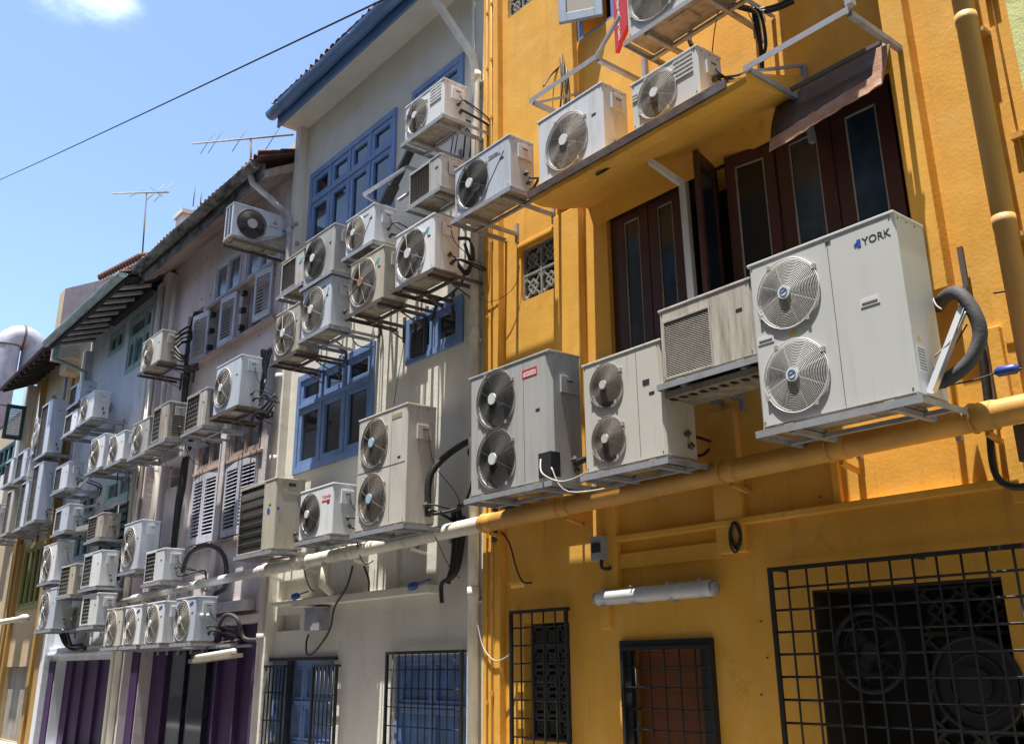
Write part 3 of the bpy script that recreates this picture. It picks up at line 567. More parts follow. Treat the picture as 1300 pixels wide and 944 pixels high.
mb.add([(-18.2, 6.0, 7.5), (-12.66, 6.0, 7.45), (-12.66, 5.42, 7.13), (-18.2, 5.42, 7.16), (-18.2, 6.0, 7.6), (-12.66, 6.0, 7.6), (-12.66, 5.42, 7.26), (-18.2, 5.42, 7.28)], [(0, 1, 2, 3), (7, 6, 5, 4), (0, 4, 5, 1), (2, 6, 7, 3), (0, 3, 7, 4), (1, 5, 6, 2)])
mb.build('soffit', soffit_old, mh)
mb = MB(); mb.box(-18.2, -12.66, 5.39, 5.42, 7.1, 7.36); mb.build('fascia', guttero, mh)
gutter(mh, -18.1, -12.72, 5.29, 7.36, .09, guttero)
tile_roof(mh, -18.3, -12.66, 5.3, 7.5, 9.5, 9.3)
mb = MB(); mb.box(-13.7, -12.64, 6.0, 6.8, 7.9, 8.06); mb.build('parapet_cap', creamp, mh)
mb = MB(); mb.tube([(-12.95, 5.3, 7.3), (-12.93, 5.35, 7.12), (-12.62, 5.82, 6.62), (-12.57, 5.86, 6.5), (-12.57, 5.86, GZ)], .05, 12)
for z in (6.3, 5.2, 4.0, 2.8, 1.4, .4): mb.tube([(-12.57, 5.86, z - .05), (-12.57, 5.86, z + .05)], .06, 12)
mb.build('downpipe', mat('stained lilac pipe', (.50, .47, .47), .6, dirt=(.12, .11, .1), damt=.7, dscale=(5, 5, .8)), mh)
mb = MB(); mb.tube([(-17.55, 5.9, 7.2), (-17.55, 5.9, 3.6), (-17.35, 5.9, 3.2), (-17.35, 5.9, .7)], .05, 10); mb.build('downpipe', creamp, mh)
mb = MB(); mb.box(-18.72, -18.32, 6.15, 6.5, 7.6, 8.93); mb.box(-18.78, -18.26, 6.1, 6.55, 8.93, 9.02); mb.build('chimney', creamp, mh)
mb = MB()
for i in range(26):
    x = random.uniform(-17, -12.9); z = random.choice([random.uniform(4.1, 5.0), random.uniform(6.9, 7.3), random.uniform(4.4, 6.9)])
    mb.disc((x, z), .012, 5.988, 6.0, 6)
    if i % 3 == 0 and z < 5: mb.beam((x - .07, 5.99, z - .02), (x + .06, 5.99, z + .02), .006, .006); mb.beam((x, 5.99, z - .08), (x, 5.99, z + .06), .006, .006)
mb.build('wall_screw', black, mh)

# ================================================================ BLUE GREY HOUSE
bh = thing('shophouse', 'pale blue grey house with green windows and open rafters', 'building', (-20.8, 6, GZ), 'shophouses along the back lane')
BX0, BX1 = -23.3, -18.16
ops = [(-20.4, -18.4, 5.9, 7.13, .15), (-21.74, -20.78, 6.62, 7.14, .15), (-20.7, -18.3, 3.15, 3.72, .15), (-20.7, -18.3, 1.6, 3.1, .3), (-22.4, -21.3, 2.2, 3.6, .3), (-22.6, -18.7, -1.5, .2, .4)]
wall_mesh(BX0, BX1, GZ, 7.5, ops).build('wall', [bluegrey, dark], bh)
casement(bh, -20.4, -18.4, 5.9, 7.13, [1, 1], [.8, 1.25], greenframe, MATS['grey glass'], 5.98, .08, .06)
mb = MB()
for x in (-19.9, -18.9): mb.box(x - .03, x + .03, 5.976, 6.03, 5.98, 6.6)
mb.build('mullion', greenframe, bh)
casement(bh, -21.74, -20.78, 6.62, 7.14, [1, 1], [1], greenframe, gl, 5.98, .07, .05)
casement(bh, -20.7, -18.3, 3.15, 3.72, [1, 1, 1], [1], mat('mint window paint', (.42, .58, .54), .6, var=.06), MATS['grey glass'], 5.98, .08, .06)
mb = MB()
for x in (-20.7, -20.0, -19.2, -18.36): mb.box(x, x + .06, 6.0, 6.06, 1.6, 3.1)
mb.build('window_frame', darkgreen, bh)
mb = MB()
for k in range(9): mb.box(-20.6, -19.2, 6.02, 6.05, 1.7 + k * .15, 1.8 + k * .15)
mb.build('louvre', darkgreen, bh)
casement(bh, -22.4, -21.3, 2.2, 3.6, [1, 1], [1, 2], greenframe, gl, 5.98, .06, .05)
mb = MB(); mb.box(-23.29, -23.0, 5.85, 6.01, GZ, 7.1); mb.box(-18.5, -18.17, 5.86, 6.01, GZ, 7.3); mb.box(-23.0, -18.5, 5.93, 6.01, .35, .45); mb.box(-23.0, -18.5, 5.9, 6.01, .3, .35)
mb.build('pilaster', bluegrey, bh, bevel=.01)
mb = MB(); mb.box(-22.59, -18.71, 6.2, 6.24, -1.5, .19); mb.box(-23.0, -22.62, 5.97, 6.01, GZ, .19)
for x in (-22, -21.2, -20.3, -19.5): mb.box(x, x + .05, 6.14, 6.2, -1.5, .19)
mb.build('door_panel', purple, bh)
mb = MB(); x = -23.1
while x < -18.1:
    mb.add([(x, 6.02, 7.37), (x + .09, 6.02, 7.37), (x + .09, 5.14, 7.06), (x, 5.14, 7.06), (x, 6.02, 7.42), (x + .09, 6.02, 7.42), (x + .09, 5.14, 7.12), (x, 5.14, 7.12)], [(0, 1, 2, 3), (7, 6, 5, 4), (0, 4, 5, 1), (2, 6, 7, 3), (0, 3, 7, 4), (1, 5, 6, 2)]); x += .50
mb.build('rafter', rafter, bh)
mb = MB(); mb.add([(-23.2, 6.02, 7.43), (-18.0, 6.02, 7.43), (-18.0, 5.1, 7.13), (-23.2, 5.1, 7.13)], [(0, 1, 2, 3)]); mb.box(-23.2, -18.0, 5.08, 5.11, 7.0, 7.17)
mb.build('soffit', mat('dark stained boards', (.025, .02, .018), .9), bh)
gutter(bh, -23.25, -17.9, 5.0, 7.17, .085, gutterg)
tile_roof(bh, -23.2, -18.3, 5.05, 7.3, 9.5, 9.2)
mb = MB(); mb.box(-23.0, -22.88, 5.1, 5.22, 6.75, 7.1); mb.tube([(-22.95, 5.15, 6.75), (-22.9, 5.85, 6.55), (-22.9, 5.9, 5.5)], .05, 8); mb.build('downpipe', gutterg, bh)
mb = MB(); mb.tube([(-17.98, 5.78, 7.1), (-17.98, 5.78, GZ)], .055, 10); mb.tube([(-18.35, 5.8, 7.1), (-18.35, 5.8, GZ)], .035, 10); mb.build('downpipe', creamp, bh)
mb = MB(); T8 = [(-21.3, 5.48, 8.28), (-18.45, 5.48, 7.82), (-18.45, 8.2, 9.0), (-21.3, 8.2, 9.5)]
mb.add(T8 + [(p[0], p[1], p[2] - .10) for p in T8], [(0, 1, 2, 3), (7, 6, 5, 4), (0, 4, 5, 1), (1, 5, 6, 2), (2, 6, 7, 3), (3, 7, 4, 0)]); mb.build('upper_roof', rafter, bh)
mb = MB(); n = 15
for i in range(n):
    f_ = (i + .5) / n; x = -21.3 + 2.85 * f_; z = 8.28 - .46 * f_; mb.tube([(x, 5.42, z - .01), (x, 8.2, z + 1.2)], .07, 8)
mb.build('ridge_tiles', mat('red clay tiles', (.17, .07, .05), .8, dirt=(.08, .05, .04), damt=.6), bh)
mb = MB(); mb.box(-21.2, -18.5, 5.75, 5.9, 7.2, 7.78); mb.build('gable_board', mat('dark stained boards', (.02, .02, .02), .9), bh)
# party wall standing above the eaves, ochre on its front edge
mb = MB(); Y0 = 5.25
mb.add([(-23.75, Y0, 6.9), (-23.3, Y0, 6.9), (-23.3, Y0, 8.6), (-23.75, Y0, 8.6), (-23.75, 9, 6.9), (-23.3, 9, 6.9), (-23.3, 9, 10.6), (-23.75, 9, 10.6)], [(0, 1, 2, 3)], 0)
mb.add([(-23.75, Y0, 6.9), (-23.3, Y0, 6.9), (-23.3, Y0, 8.6), (-23.75, Y0, 8.6), (-23.75, 9, 6.9), (-23.3, 9, 6.9), (-23.3, 9, 10.6), (-23.75, 9, 10.6)], [(1, 5, 6, 2), (3, 2, 6, 7), (0, 3, 7, 4), (0, 4, 5, 1), (4, 7, 6, 5)], 1)
mb.box(-23.76, -23.29, 5.5, 6.0, 6.6, 6.9, 0)
mb.build('party_wall', [gold, mat('weathered tan grey plaster', (.40, .38, .37), .9, streak=(.16, .14, .13), samt=.6, dirt=(.2, .18, .17), damt=.4, bump=.3, bscale=30, var=.1)], bh)

# ================================================================ YELLOW HOUSE AND BEYOND
gh = thing('shophouse', 'ochre yellow house with dark sagging eave, further down the lane', 'building', (-25.6, 6, GZ), 'shophouses along the back lane')
ops = [(-26.6, -24.6, 1.4, 2.9, .2), (-26.8, -24.4, -1.5, .1, .2)]
wall_mesh(-28.2, -23.31, GZ, 7.6, ops).build('wall', [gold, dark], gh)
mb = MB(); mb.box(-23.8, -23.35, 5.88, 6.01, GZ, 7.1); mb.box(-24.35, -24.1, 5.88, 6.01, GZ, 6.9); mb.box(-27.3, -27.0, 5.85, 6.01, GZ, 7.3); mb.box(-26.95, -26.8, 5.9, 6.01, GZ, 3.0); mb.build('pilaster', goldtrim, gh, bevel=.01)
casement(gh, -26.6, -24.6, 1.4, 2.9, [1, 1, 1, 1], [1], mat('olive window paint', (.22, .22, .06), .6), gl, 5.97, .08, .06)
mb = MB(); mb.box(-26.78, -24.42, 6.1, 6.14, -1.5, .09); mb.build('shutter', concrete, gh)
mb = MB(); mb.add([(-28.3, 6.05, 7.65), (-23.8, 6.05, 7.65), (-23.8, 5.15, 7.3), (-28.5, 5.15, 7.2), (-28.3, 9.5, 9.2), (-23.8, 9.5, 9.2)], [(0, 1, 2, 3), (1, 0, 4, 5)])
o = mb.build('roof', mat('rusty dark roof sheet', (.07, .05, .045), .8, second=((.18, .07, .04), .6)), gh); s_ = o.modifiers.new('thick', 'SOLIDIFY'); s_.thickness = .06
mb = MB(); x = -28.3
while x < -23.9: mb.beam((x, 6.03, 7.58), (x - .02, 5.2, 7.2), .08, .1); x += .45
mb.build('rafter', mat('black stained rafters', (.05, .04, .035), .9), gh)
mb = MB(); mb.tube([(-25.5, 5.92, 4.5), (-25.5, 5.92, 6.4), (-25.45, 5.8, 6.5)], .07, 10); mb.tube([(-24.55, 5.85, 7.1), (-24.5, 5.85, 5.9)], .04, 8); mb.build('downpipe', galv, gh)
fh = thing('shophouse', 'white trimmed house beyond the yellow one with dark green shutter', 'building', (-31.5, 6, GZ), 'shophouses along the back lane')
wall_mesh(-36, -28.21, GZ, 7.0, [(-31.5, -29.6, 4.6, 6.2, .2), (-31.5, -29.6, 1.2, 3.0, .2), (-31.5, -29.6, -1.5, .3, .2)]).build('wall', [gold, dark], fh)
mb = MB(); mb.box(-28.7, -28.22, 5.80, 6.01, 3.6, 7.45); mb.box(-28.9, -28.3, 5.6, 5.80, 3.7, 5.0); mb.build('pilaster', creamp, fh, bevel=.01)
casement(fh, -31.5, -29.6, 1.2, 3.0, [1, 1, 1], [1, 2], MATS['olive window paint'], gl, 5.97)
casement(fh, -31.5, -29.6, 4.6, 6.2, [1, 1, 1], [1, 2], darkgreen, gl, 5.97)
mb = MB(); T = Matrix.Translation((-28.19, 5.82, 0)) @ Matrix.Rotation(R_(-90), 4, 'Z')
for a, b, c, d in ((0, .09, 5.88, 6.82), (.40, .49, 5.88, 6.82), (.09, .40, 5.88, 5.98), (.09, .40, 6.72, 6.82)): mb.box(a, b, -.03, .03, c, d, 0, T)
for k in range(14): mb.box(.09, .40, -.02, .02, 5.99 + k * .052, 6.025 + k * .052, 1, T)
mb.build('shutter', [darkgreen, whitesteel], fh, label='open dark green shutter with pale slats')
mb = MB(); mb.add([(-36, 5.98, 7.0), (-28.75, 5.98, 7.0), (-28.75, 9.5, 8.4), (-36, 9.5, 8.4)], [(0, 1, 2, 3)]); o = mb.build('roof', tile, fh); s_ = o.modifiers.new('thick', 'SOLIDIFY'); s_.thickness = .08
dh = thing('shophouse', 'row of grey houses at the far end of the lane', 'building', (-45, 6, GZ), 'shophouses along the back lane')
wall_mesh(-60, -36.01, GZ, 6.6, [(-40 - 3 * i, -38.4 - 3 * i, z, z + 1.3, .2) for i in range(5) for z in (1.5, 4.4)]).build('wall', [bluegrey, gl], dh)
mb = MB(); mb.add([(-60, 5.3, 6.6), (-36, 5.3, 6.6), (-36, 9.5, 8.6), (-60, 9.5, 8.6)], [(0, 1, 2, 3)]); o = mb.build('roof', tile, dh); s_ = o.modifiers.new('thick', 'SOLIDIFY'); s_.thickness = .08
# big exhaust duct with a goose neck
du = MB(); R = .42; pts = [(-33.2, 6.0, GZ), (-33.2, 6.0, 9.85)]
cy = 6.0 + R
for k in range(1, 10): a = math.pi * k / 9; pts.append((-33.2, cy - R * math.cos(a), 9.85 + R * math.sin(a)))
pts.append((-33.2, 6.0 + 2 * R, 9.0)); du.tube(pts, .40, 28)
for z in (9.9, 7.9, 5.9, 3.9): du.tube([(-33.2, 6.0, z - .03), (-33.2, 6.0, z + .03)], .42, 28, 1)
for a in (math.pi / 2,):
    p = Vector((-33.2, cy - R * math.cos(a), 9.85 + R * math.sin(a))); du.tube([p - Vector((0, .03, 0)), p + Vector((0, .03, 0))], .42, 28, 1)
du.tube([(-33.2, 6.0 + 2 * R, 9.0), (-33.2, 6.0 + 2 * R, 9.06)], .42, 28, 2)
du.build('exhaust_duct', [lavender, galvd, rust], None, 'large lavender grey metal duct bending over at its top, far left', 'exhaust duct')
# houses on the other side of the lane (behind the camera) that bounce and block light
oh2 = thing('shophouse', 'beige house row on the other side of the lane, behind the camera', 'building', (-15, -2, GZ), 'houses across the lane')
mb = MB(); mb.box(-19, 22, -9, -2.2, GZ, 13.6); mb.box(-60, -19.01, -9, -2.2, GZ, 8.0)
mb.build('wall', mat('beige plaster', (.30, .25, .19), .85, var=.1, dirt=(.3, .26, .2), damt=.4), oh2)
mb = MB()
for i in range(24):
    x = -48 + i * 2.5
    for z in ((-.9, 1.7, 4.2, 7.2, 10.2) if x > -18.9 else (-.9, 1.7, 4.2)): mb.box(x, x + 1.2, -2.2, -2.17, z, z + 1.4)
SPLIT.add('window'); mb.build('window', gl, oh2); SPLIT.discard('window')
mb = MB(); mb.add([(-19, -1.8, 13.6), (22, -1.8, 13.6), (22, -6, 15.4), (-19, -6, 15.4), (-19, -9.4, 13.6), (22, -9.4, 13.6)], [(0, 1, 2, 3), (3, 2, 5, 4)]); mb.build('roof', tile, oh2)

# ================================================================ LONG DRAIN PIPE
dr = thing('drain_pipe', 'long horizontal drain pipe running across the house fronts', 'drain pipe', (-10, 5.75, 1.2))
def zp(x): return 1.44 + .0155 * (x + .5)
def hp(x0, x1, r, m, joints, name='pipe_section'):
    mb = MB(); mb.tube([(x0, 5.79, zp(x0)), (x1, 5.79, zp(x1))], r, 18)
    for x in joints:
        mb.tube([(x - .07, 5.79, zp(x - .07)), (x + .07, 5.79, zp(x + .07))], r * 1.07, 18); mb.tube([(x - .075, 5.79, zp(x)), (x - .06, 5.79, zp(x))], r * 1.15, 18)
        mb.beam((x, 5.79, zp(x) - r - .02), (x, 6.0, zp(x) - r - .06), .03, .03)
    return mb.build(name, m, dr)
hp(-7.62, 1.5, .083, orange_p, (-7.5, -6.4, -4.55, -3.62, -2.62, -.5)); hp(-12.6, -7.62, .078, creamp, (-8.9, -10.1, -11.2, -12.3))
hp(-22.4, -12.6, .062, mat('bleached grey pipe', (.60, .59, .58), .55, dirt=(.2, .19, .17), damt=.6, dscale=(1, 5, 5)), (-14.6, -17, -19.5))
mb = MB()
for z0 in (1.0,):
    mb.tube([(-10.75, 5.79, zp(-10.75) - .02), (-10.75, 5.76, .95), (-10.75, 5.9, .86), (-10.75, 5.96, .75)], .05, 12)
mb.tube([(-11.35, 5.70, zp(-11.35)), (-11.2, 5.70, zp(-11.2))], .105, 16)
mb.build('branch', creamp, dr)
fd = MB(); fd.tube([(-29.5, 5.3, 1.05), (-23.9, 5.55, 1.1)], .06, 10); fd.tube([(-24.0, 5.53, 1.1), (-23.8, 5.56, 1.1)], .085, 10)
fd.build('drain_pipe', creamp, None, 'pale drain pipe at the lower left edge in front of the yellow house', 'drain pipe')

# ================================================================ AIR CONDITIONERS
def rect_hole(mb, x0, x1, z0, z1, y, circ=None, n=40, m=0, m_dep=None, depth=.0, rm=1):
    """front panel cell in the xz plane with a circular opening and a short cylindrical throat"""
    if not circ: mb.add([(x0, y, z0), (x1, y, z0), (x1, y, z1), (x0, y, z1)], [(0, 1, 2, 3)], m); return
    cx, cz, r = circ; inner = []; outer = []
    angs = sorted([2 * math.pi * i / n for i in range(n)] + [math.atan2(b - cz, a - cx) % (2 * math.pi) for a in (x0, x1) for b in (z0, z1)])
    for a in angs:
        c, s = math.cos(a), math.sin(a); inner.append((cx + r * c, y, cz + r * s))
        tx = ((x1 - cx) / c if c > 1e-9 else (x0 - cx) / c if c < -1e-9 else 1e9); tz = ((z1 - cz) / s if s > 1e-9 else (z0 - cz) / s if s < -1e-9 else 1e9)
        t = min(tx, tz); outer.append((cx + t * c, y, cz + t * s))
    k = len(angs); mb.add(inner + outer, [(i, k + i, k + (i + 1) % k, (i + 1) % k) for i in range(k)], m)
    thr = [(p[0], y + depth, p[2]) for p in inner]
    lip = [(cx + (p[0] - cx) * .97, y + .012, cz + (p[2] - cz) * .97) for p in inner]
    mb.add(inner + lip + thr, [(i, (i + 1) % k, k + (i + 1) % k, k + i) for i in range(k)], m, True)
    mb.add(lip + thr, [(i, (i + 1) % k, k + (i + 1) % k, k + i) for i in range(k)], rm, True)
FANM = {}
def fan_mesh(key):
    """three or more twisted blades and motor, unit radius, facing -y"""
    if key in FANM: return FANM[key]
    nb, tw = {'three': (3, .30), 'four': (4, .30), 'dark': (3, .28)}[key]; mb = MB()
    for b in range(nb):
        a0 = 2 * math.pi * b / nb; span = 2 * math.pi / nb * .80; vs = []; fs = []; A, Rn = 8, 5
        for j in range(Rn + 1):
            rr = .24 + .72 * j / Rn
            for i in range(A + 1):
                t = i / A; a = a0 + span * (t - .08 * (j / Rn)) * (1 - .05 * j / Rn); vs.append((rr * math.cos(a), tw * (.5 - t) * (.55 + .45 * j / Rn), rr * math.sin(a)))
        for j in range(Rn):
            for i in range(A): p = j * (A + 1) + i; fs.append((p, p + 1, p + A + 2, p + A + 1))
        mb.add(vs, fs, 0, True)
    mb.disc((0, 0), .25, -.16, .2, 20, 0)
    FANM[key] = mb; return mb
def guard(mb, cx, cz, r, y, rings, spokes, wr, dome=.03, hub=.22, star=False):
    for k in range(rings):
        q = hub + (1 - hub) * k / (rings - 1); yy = y - dome * (1 - q ** 2)
        mb.ring((cx, yy, cz), r * q, wr * (.55 if star else 1), 32 if q > .5 else 20, 3)
    for k in range(spokes):
        a = 2 * math.pi * k / spokes + .3; pts = []
        for j in range(4):
            q = hub + (1 - hub) * j / 3; pts.append((cx + r * q * math.cos(a), y + .002 - dome * (1 - q ** 2), cz + r * q * math.sin(a)))
        mb.tube(pts, wr * (2.4 if star and k % 2 == 0 else 1.35), 4, cap=False)
    mb.ring((cx, y, cz), r * 1.0, wr * 2.2, 36, 5)
def ac(bl, tr, paint='white', kind='single', label='', d=.70, dep=.31, fx=.36, fr=.40, ring=None, hub=hubm, fanm=blade, fank='three', guardm=None, snapz=None, side=None,
       bracket=1, near=0, logo=None, hose=True, legs=None, ch=.014, mesh=None, zt=None, group='air conditioner units on the back walls', panel_lines=True, brk=None, cover=True, style_far=False):
    Yf = 6 - d
    a = W(*bl, Yf); b = W(*tr, Yf); x0, z0, x1, z1 = a.x, a.z, b.x, b.z
    if snapz is not None: z0 = snapz
    if zt is not None: z1 = zt
    w_, h_ = x1 - x0, z1 - z0; Yb = Yf + dep; P = pa[paint]
    t = thing('air_conditioner', label, 'air conditioner', ((x0 + x1) / 2, (Yf + Yb) / 2, z0), group)
    far = x0 < -13; n = 28 if far else 44
    mb = MB(); c = ch; bz = z0 + .03       # casing starts above the base pan
    # shell: sides, back, with chamfered front edge
    F = [(x0 + c, Yf, bz), (x1 - c, Yf, bz), (x1 - c, Yf, z1 - .012), (x0 + c, Yf, z1 - .012)]
    S = [(x0, Yf + c, bz), (x1, Yf + c, bz), (x1, Yf + c, z1 - .012), (x0, Yf + c, z1 - .012)]
    B = [(x0, Yb, bz), (x1, Yb, bz), (x1, Yb, z1 - .012), (x0, Yb, z1 - .012)]
    mb.add(F + S, [(0, 3, 7, 4), (1, 5, 6, 2), (0, 4, 5, 1), (3, 2, 6, 7)], 0)
    mb.add(S + B, [(0, 3, 7, 4), (1, 5, 6, 2), (0, 4, 5, 1), (3, 2, 6, 7), (4, 7, 6, 5)], 0)
    X0, X1, Z0, Z1 = x0 + c, x1 - c, bz, z1 - .012
    circs = []; D = .14
    if kind == 'single':
        r = fr * h_; cx = x0 + max(fx * w_, r + .03); cz = z0 + h_ * .5; circs = [(cx, cz, r)]; xs = min(cx + r + .03, X1 - .05)
        rect_hole(mb, X0, xs, Z0, Z1, Yf, circs[0], n, 0, None, D); rect_hole(mb, xs, X1, Z0, Z1, Yf)
    elif kind == 'twin':
        r = fr * h_ / 4; cx = x0 + max(fx * w_, r + .03); zm = (Z0 + Z1) / 2; circs = [(cx, (zm + Z1) / 2 - .005, r), (cx, (zm + Z0) / 2, r)]; xs = min(cx + r + .03, X1 - .05)
        rect_hole(mb, X0, xs, zm, Z1, Yf, circs[0], n, 0, None, D); rect_hole(mb, X0, xs, Z0, zm, Yf, circs[1], n, 0, None, D); rect_hole(mb, xs, X1, Z0, Z1, Yf)
    else:   # mesh fronted: rectangular opening
        m0, m1, n0, n1 = mesh or (.05, .64, .09, .92); ax, bx, az, bz_ = x0 + m0 * w_, x0 + m1 * w_, z0 + n0 * h_, z0 + n1 * h_
        for q in ((X0, ax, Z0, Z1), (bx, X1, Z0, Z1), (ax, bx, Z0, az), (ax, bx, bz_, Z1)): rect_hole(mb, *q, Yf)
        for (p, r_), (s_, t_) in (((ax, az), (bx, az)), ((bx, az), (bx, bz_)), ((bx, bz_), (ax, bz_)), ((ax, bz_), (ax, az))):
            mb.add([(p, Yf, r_), (s_, Yf, t_), (s_, Yf + .05, t_), (p, Yf + .05, r_)], [(0, 3, 2, 1)], 1)
    if side:     # finned coil showing on the right side
        for k in range(int(h_ / .035) - 3): mb.box(x1 - .002, x1 + .004, Yf + .07, Yb - .05, z0 + .08 + k * .035, z0 + .095 + k * .035, 2)
    if logo == 'ribs':   # pressed ribs on the right of the front
        for k in range(5): mb.beam((x0 + w_ * .66, Yf - .003, z0 + h_ * (.55 + k * .085)), (x1 - .05, Yf - .003, z0 + h_ * (.55 + k * .085)), .012, .014)
        for k in range(3): mb.beam((x0 + .015, Yf - .003, z0 + h_ * (.62 + k * .06)), (x0 + w_ * .1, Yf - .003, z0 + h_ * (.62 + k * .06)), .012, .012)
    cs = mb.build('casing', [P, shroud, coil], t)
    if x0 > -9.5:
        mb = MB()
        for sx in (x0 + .03, x1 - .03):
            for sz in (z0 + .055, z1 - .045): mb.disc((sx, sz), .006, Yf - .003, Yf + .001, 8)
        for k in range(3): mb.tube([(x1, Yf + .05 + k * .1, z1 - .04), (x1 + .003, Yf + .05 + k * .1, z1 - .04)], .006, 7)
        mb.build('screw', galvd, t)
        if circs:
            mb = MB()
            for cx, cz, r in circs:
                for a in (.5, 2.1, 3.6, 5.3): p = (cx + r * 1.07 * math.cos(a), cz + r * 1.07 * math.sin(a)); mb.box(p[0] - .012, p[0] + .012, Yf - .018, Yf, p[1] - .016, p[1] + .016)
            mb.build('clip', wireg, t)
    # backs and fans
    if circs:
        mb = MB(); mb.box(X0 + .01, X1 - .01, Yf + D, Yf + D + .004, Z0 + .01, Z1 - .01); mb.build('coil', coil, t)
        for cx, cz, r in circs:
            f = MB(); s_ = fan_mesh(fank); T = Matrix.Translation((cx, Yf + .075, cz)) @ Matrix.Rotation(random.uniform(0, 6), 4, 'Y') @ Matrix.Diagonal((r * .96, r * .5, r * .96, 1))
            f.v = [tuple(T @ Vector(p)) for p in s_.v]; f.f = [list(q) for q in s_.f]; f.mi = list(s_.mi); f.sm = list(s_.sm); f.build('fan', fanm, t)
            gd = MB(); star = ring == 6 and x0 > -13; rg = 13 if star else ring or (7 if x0 < -13 else 13); wr = .0021 if x0 > -9 else (.0032 if x0 > -13 else .004)
            guard(gd, cx, cz, r * 1.04, Yf - .012, rg, 8 if x0 > -13 else 6, wr, .028, star=star); gd.build('fan_guard', guardm or wireg, t)
            hb = MB(); hb.disc((cx, cz), r * .20, Yf - .052, Yf - .036, 24)
            ho = hb.build('hub_cap', hub, t)
            if near: e = MB(); e.ring((cx, Yf - .0525, cz), r * .12, .003, 24, 4); e.beam((cx - r * .1, Yf - .053, cz - .004), (cx + r * .1, Yf - .053, cz + .01), .006, .003, 0, (0, 1, 0)); e.build('emblem', hubk, ho)
    else:
        mb = MB(); mb.box(ax - .005, bx + .005, Yf + .05, Yf + .055, az - .005, bz_ + .005); mb.build('coil', coil, t)
        mb = MB()
        if logo == 'big_mesh':
            for k in range(1, 7): zz = az + (bz_ - az) * k / 7; mb.tube([(ax, Yf - .004, zz), (bx, Yf - .004, zz)], .0035, 5)
            for k in range(1, 24): xx = ax + (bx - ax) * k / 24; mb.tube([(xx, Yf + .006, az), (xx, Yf + .006, bz_)], .0022, 4)
        elif near:
            st = .018; q = az - (bx - ax)
            while q < bz_:
                for sg in (1, -1):
                    p = [ax, q, bx, q + (bx - ax) * .55]
                    if sg < 0: p = [ax, q + (bx - ax) * .55, bx, q]
                    xa, za, xb, zb = p
                    def cl(xa, za, xb, zb):
                        if zb == za: return None
                        ts = sorted([(az - za) / (zb - za), (bz_ - za) / (zb - za)]); lo, hi = max(0, ts[0]), min(1, ts[1])
                        return None if lo >= hi else (xa + (xb - xa) * lo, za + (zb - za) * lo, xa + (xb - xa) * hi, za + (zb - za) * hi)
                    e = cl(*p)
                    if e: mb.tube([(e[0], Yf + .004 + .003 * sg, e[1]), (e[2], Yf + .004 + .003 * sg, e[3])], .0022, 4, cap=False)
                q += st
        else:
            nn = 12 if x0 > -13 else 7
            for k in range(1, nn): zz = az + (bz_ - az) * k / nn; mb.tube([(ax, Yf + .006, zz), (bx, Yf + .006, zz)], .003, 4, cap=False)
            for k in range(1, nn): xx = ax + (bx - ax) * k / nn; mb.tube([(xx, Yf + .012, az), (xx, Yf + .012, bz_)], .003, 4, cap=False)
        mb.build('mesh_guard', wired if logo == 'big_mesh' else wireg, t)
        mb = MB(); q = .014
        for e in ((ax - q, bx + q, az - q, az), (ax - q, bx + q, bz_, bz_ + q), (ax - q, ax, az, bz_), (bx, bx + q, az, bz_)): mb.box(e[0], e[1], Yf - .006, Yf + .01, e[2], e[3])
        mb.build('guard_frame', P, t)
    mb = MB(); o_ = .006; mb.box(x0 - o_, x1 + o_, Yf - o_, Yb + o_, z1 - .022, z1); mb.build('top_cover', P, t, bevel=.005)
    mb = MB(); mb.box(x0 + .004, x1 - .004, Yf + .006, Yb - .004, z0 + .018, z0 + .035)
    for fx_ in (.16, .80): mb.box(x0 + w_ * fx_, x0 + w_ * fx_ + .07, Yf - .005, Yb + .02, z0, z0 + .018)
    mb.box(x0 + w_ * .4, x0 + w_ * .62, Yf + .08, Yb - .08, z0 + .010, z0 + .018); mb.build('base_pan', pan, t)
    # service cover and valves on the right side
    if cover:
        mb = MB(); cw = dep * .55; zc = z1 - .16 if h_ < .9 else z1 - .3; mb.box(x1 + .001, x1 + .022, Yb - .04 - cw, Yb - .04, zc - .07, zc + .08); mb.box(x1 + .022, x1 + .026, Yb - .04 - cw * .7, Yb - .04 - cw * .3, zc + .03, zc + .045, 1)
        mb.build('service_cover', [P, shroud], t, bevel=.003)
    mb = MB(); zv = z0 + .12
    for k in range(2): mb.tube([(x1, Yb - .09 - .03 * k, zv + .09 * k), (x1 + .05, Yb - .09 - .03 * k, zv + .09 * k)], .016, 8); mb.tube([(x1 + .03, Yb - .09 - .03 * k, zv + .09 * k - .03), (x1 + .03, Yb - .09 - .03 * k, zv + .09 * k + .03)], .009, 6)
    mb.build('valve', galvd, t)
    if panel_lines:
        mb = MB(); hz = z0 + h_ * (.62 if h_ < .9 else .55); mb.box(x1 - w_ * .16, x1 - w_ * .16 + .055, Yf - .002, Yf + .004, hz, hz + .022); mb.box(x1 - w_ * .30, x1 - w_ * .30 + .004, Yf - .0015, Yf + .004, z0 + .05, z1 - .04, 1) if kind != 'mesh' and h_ > .9 else None
        mb.build('hand_grip', [black, shroud], t)
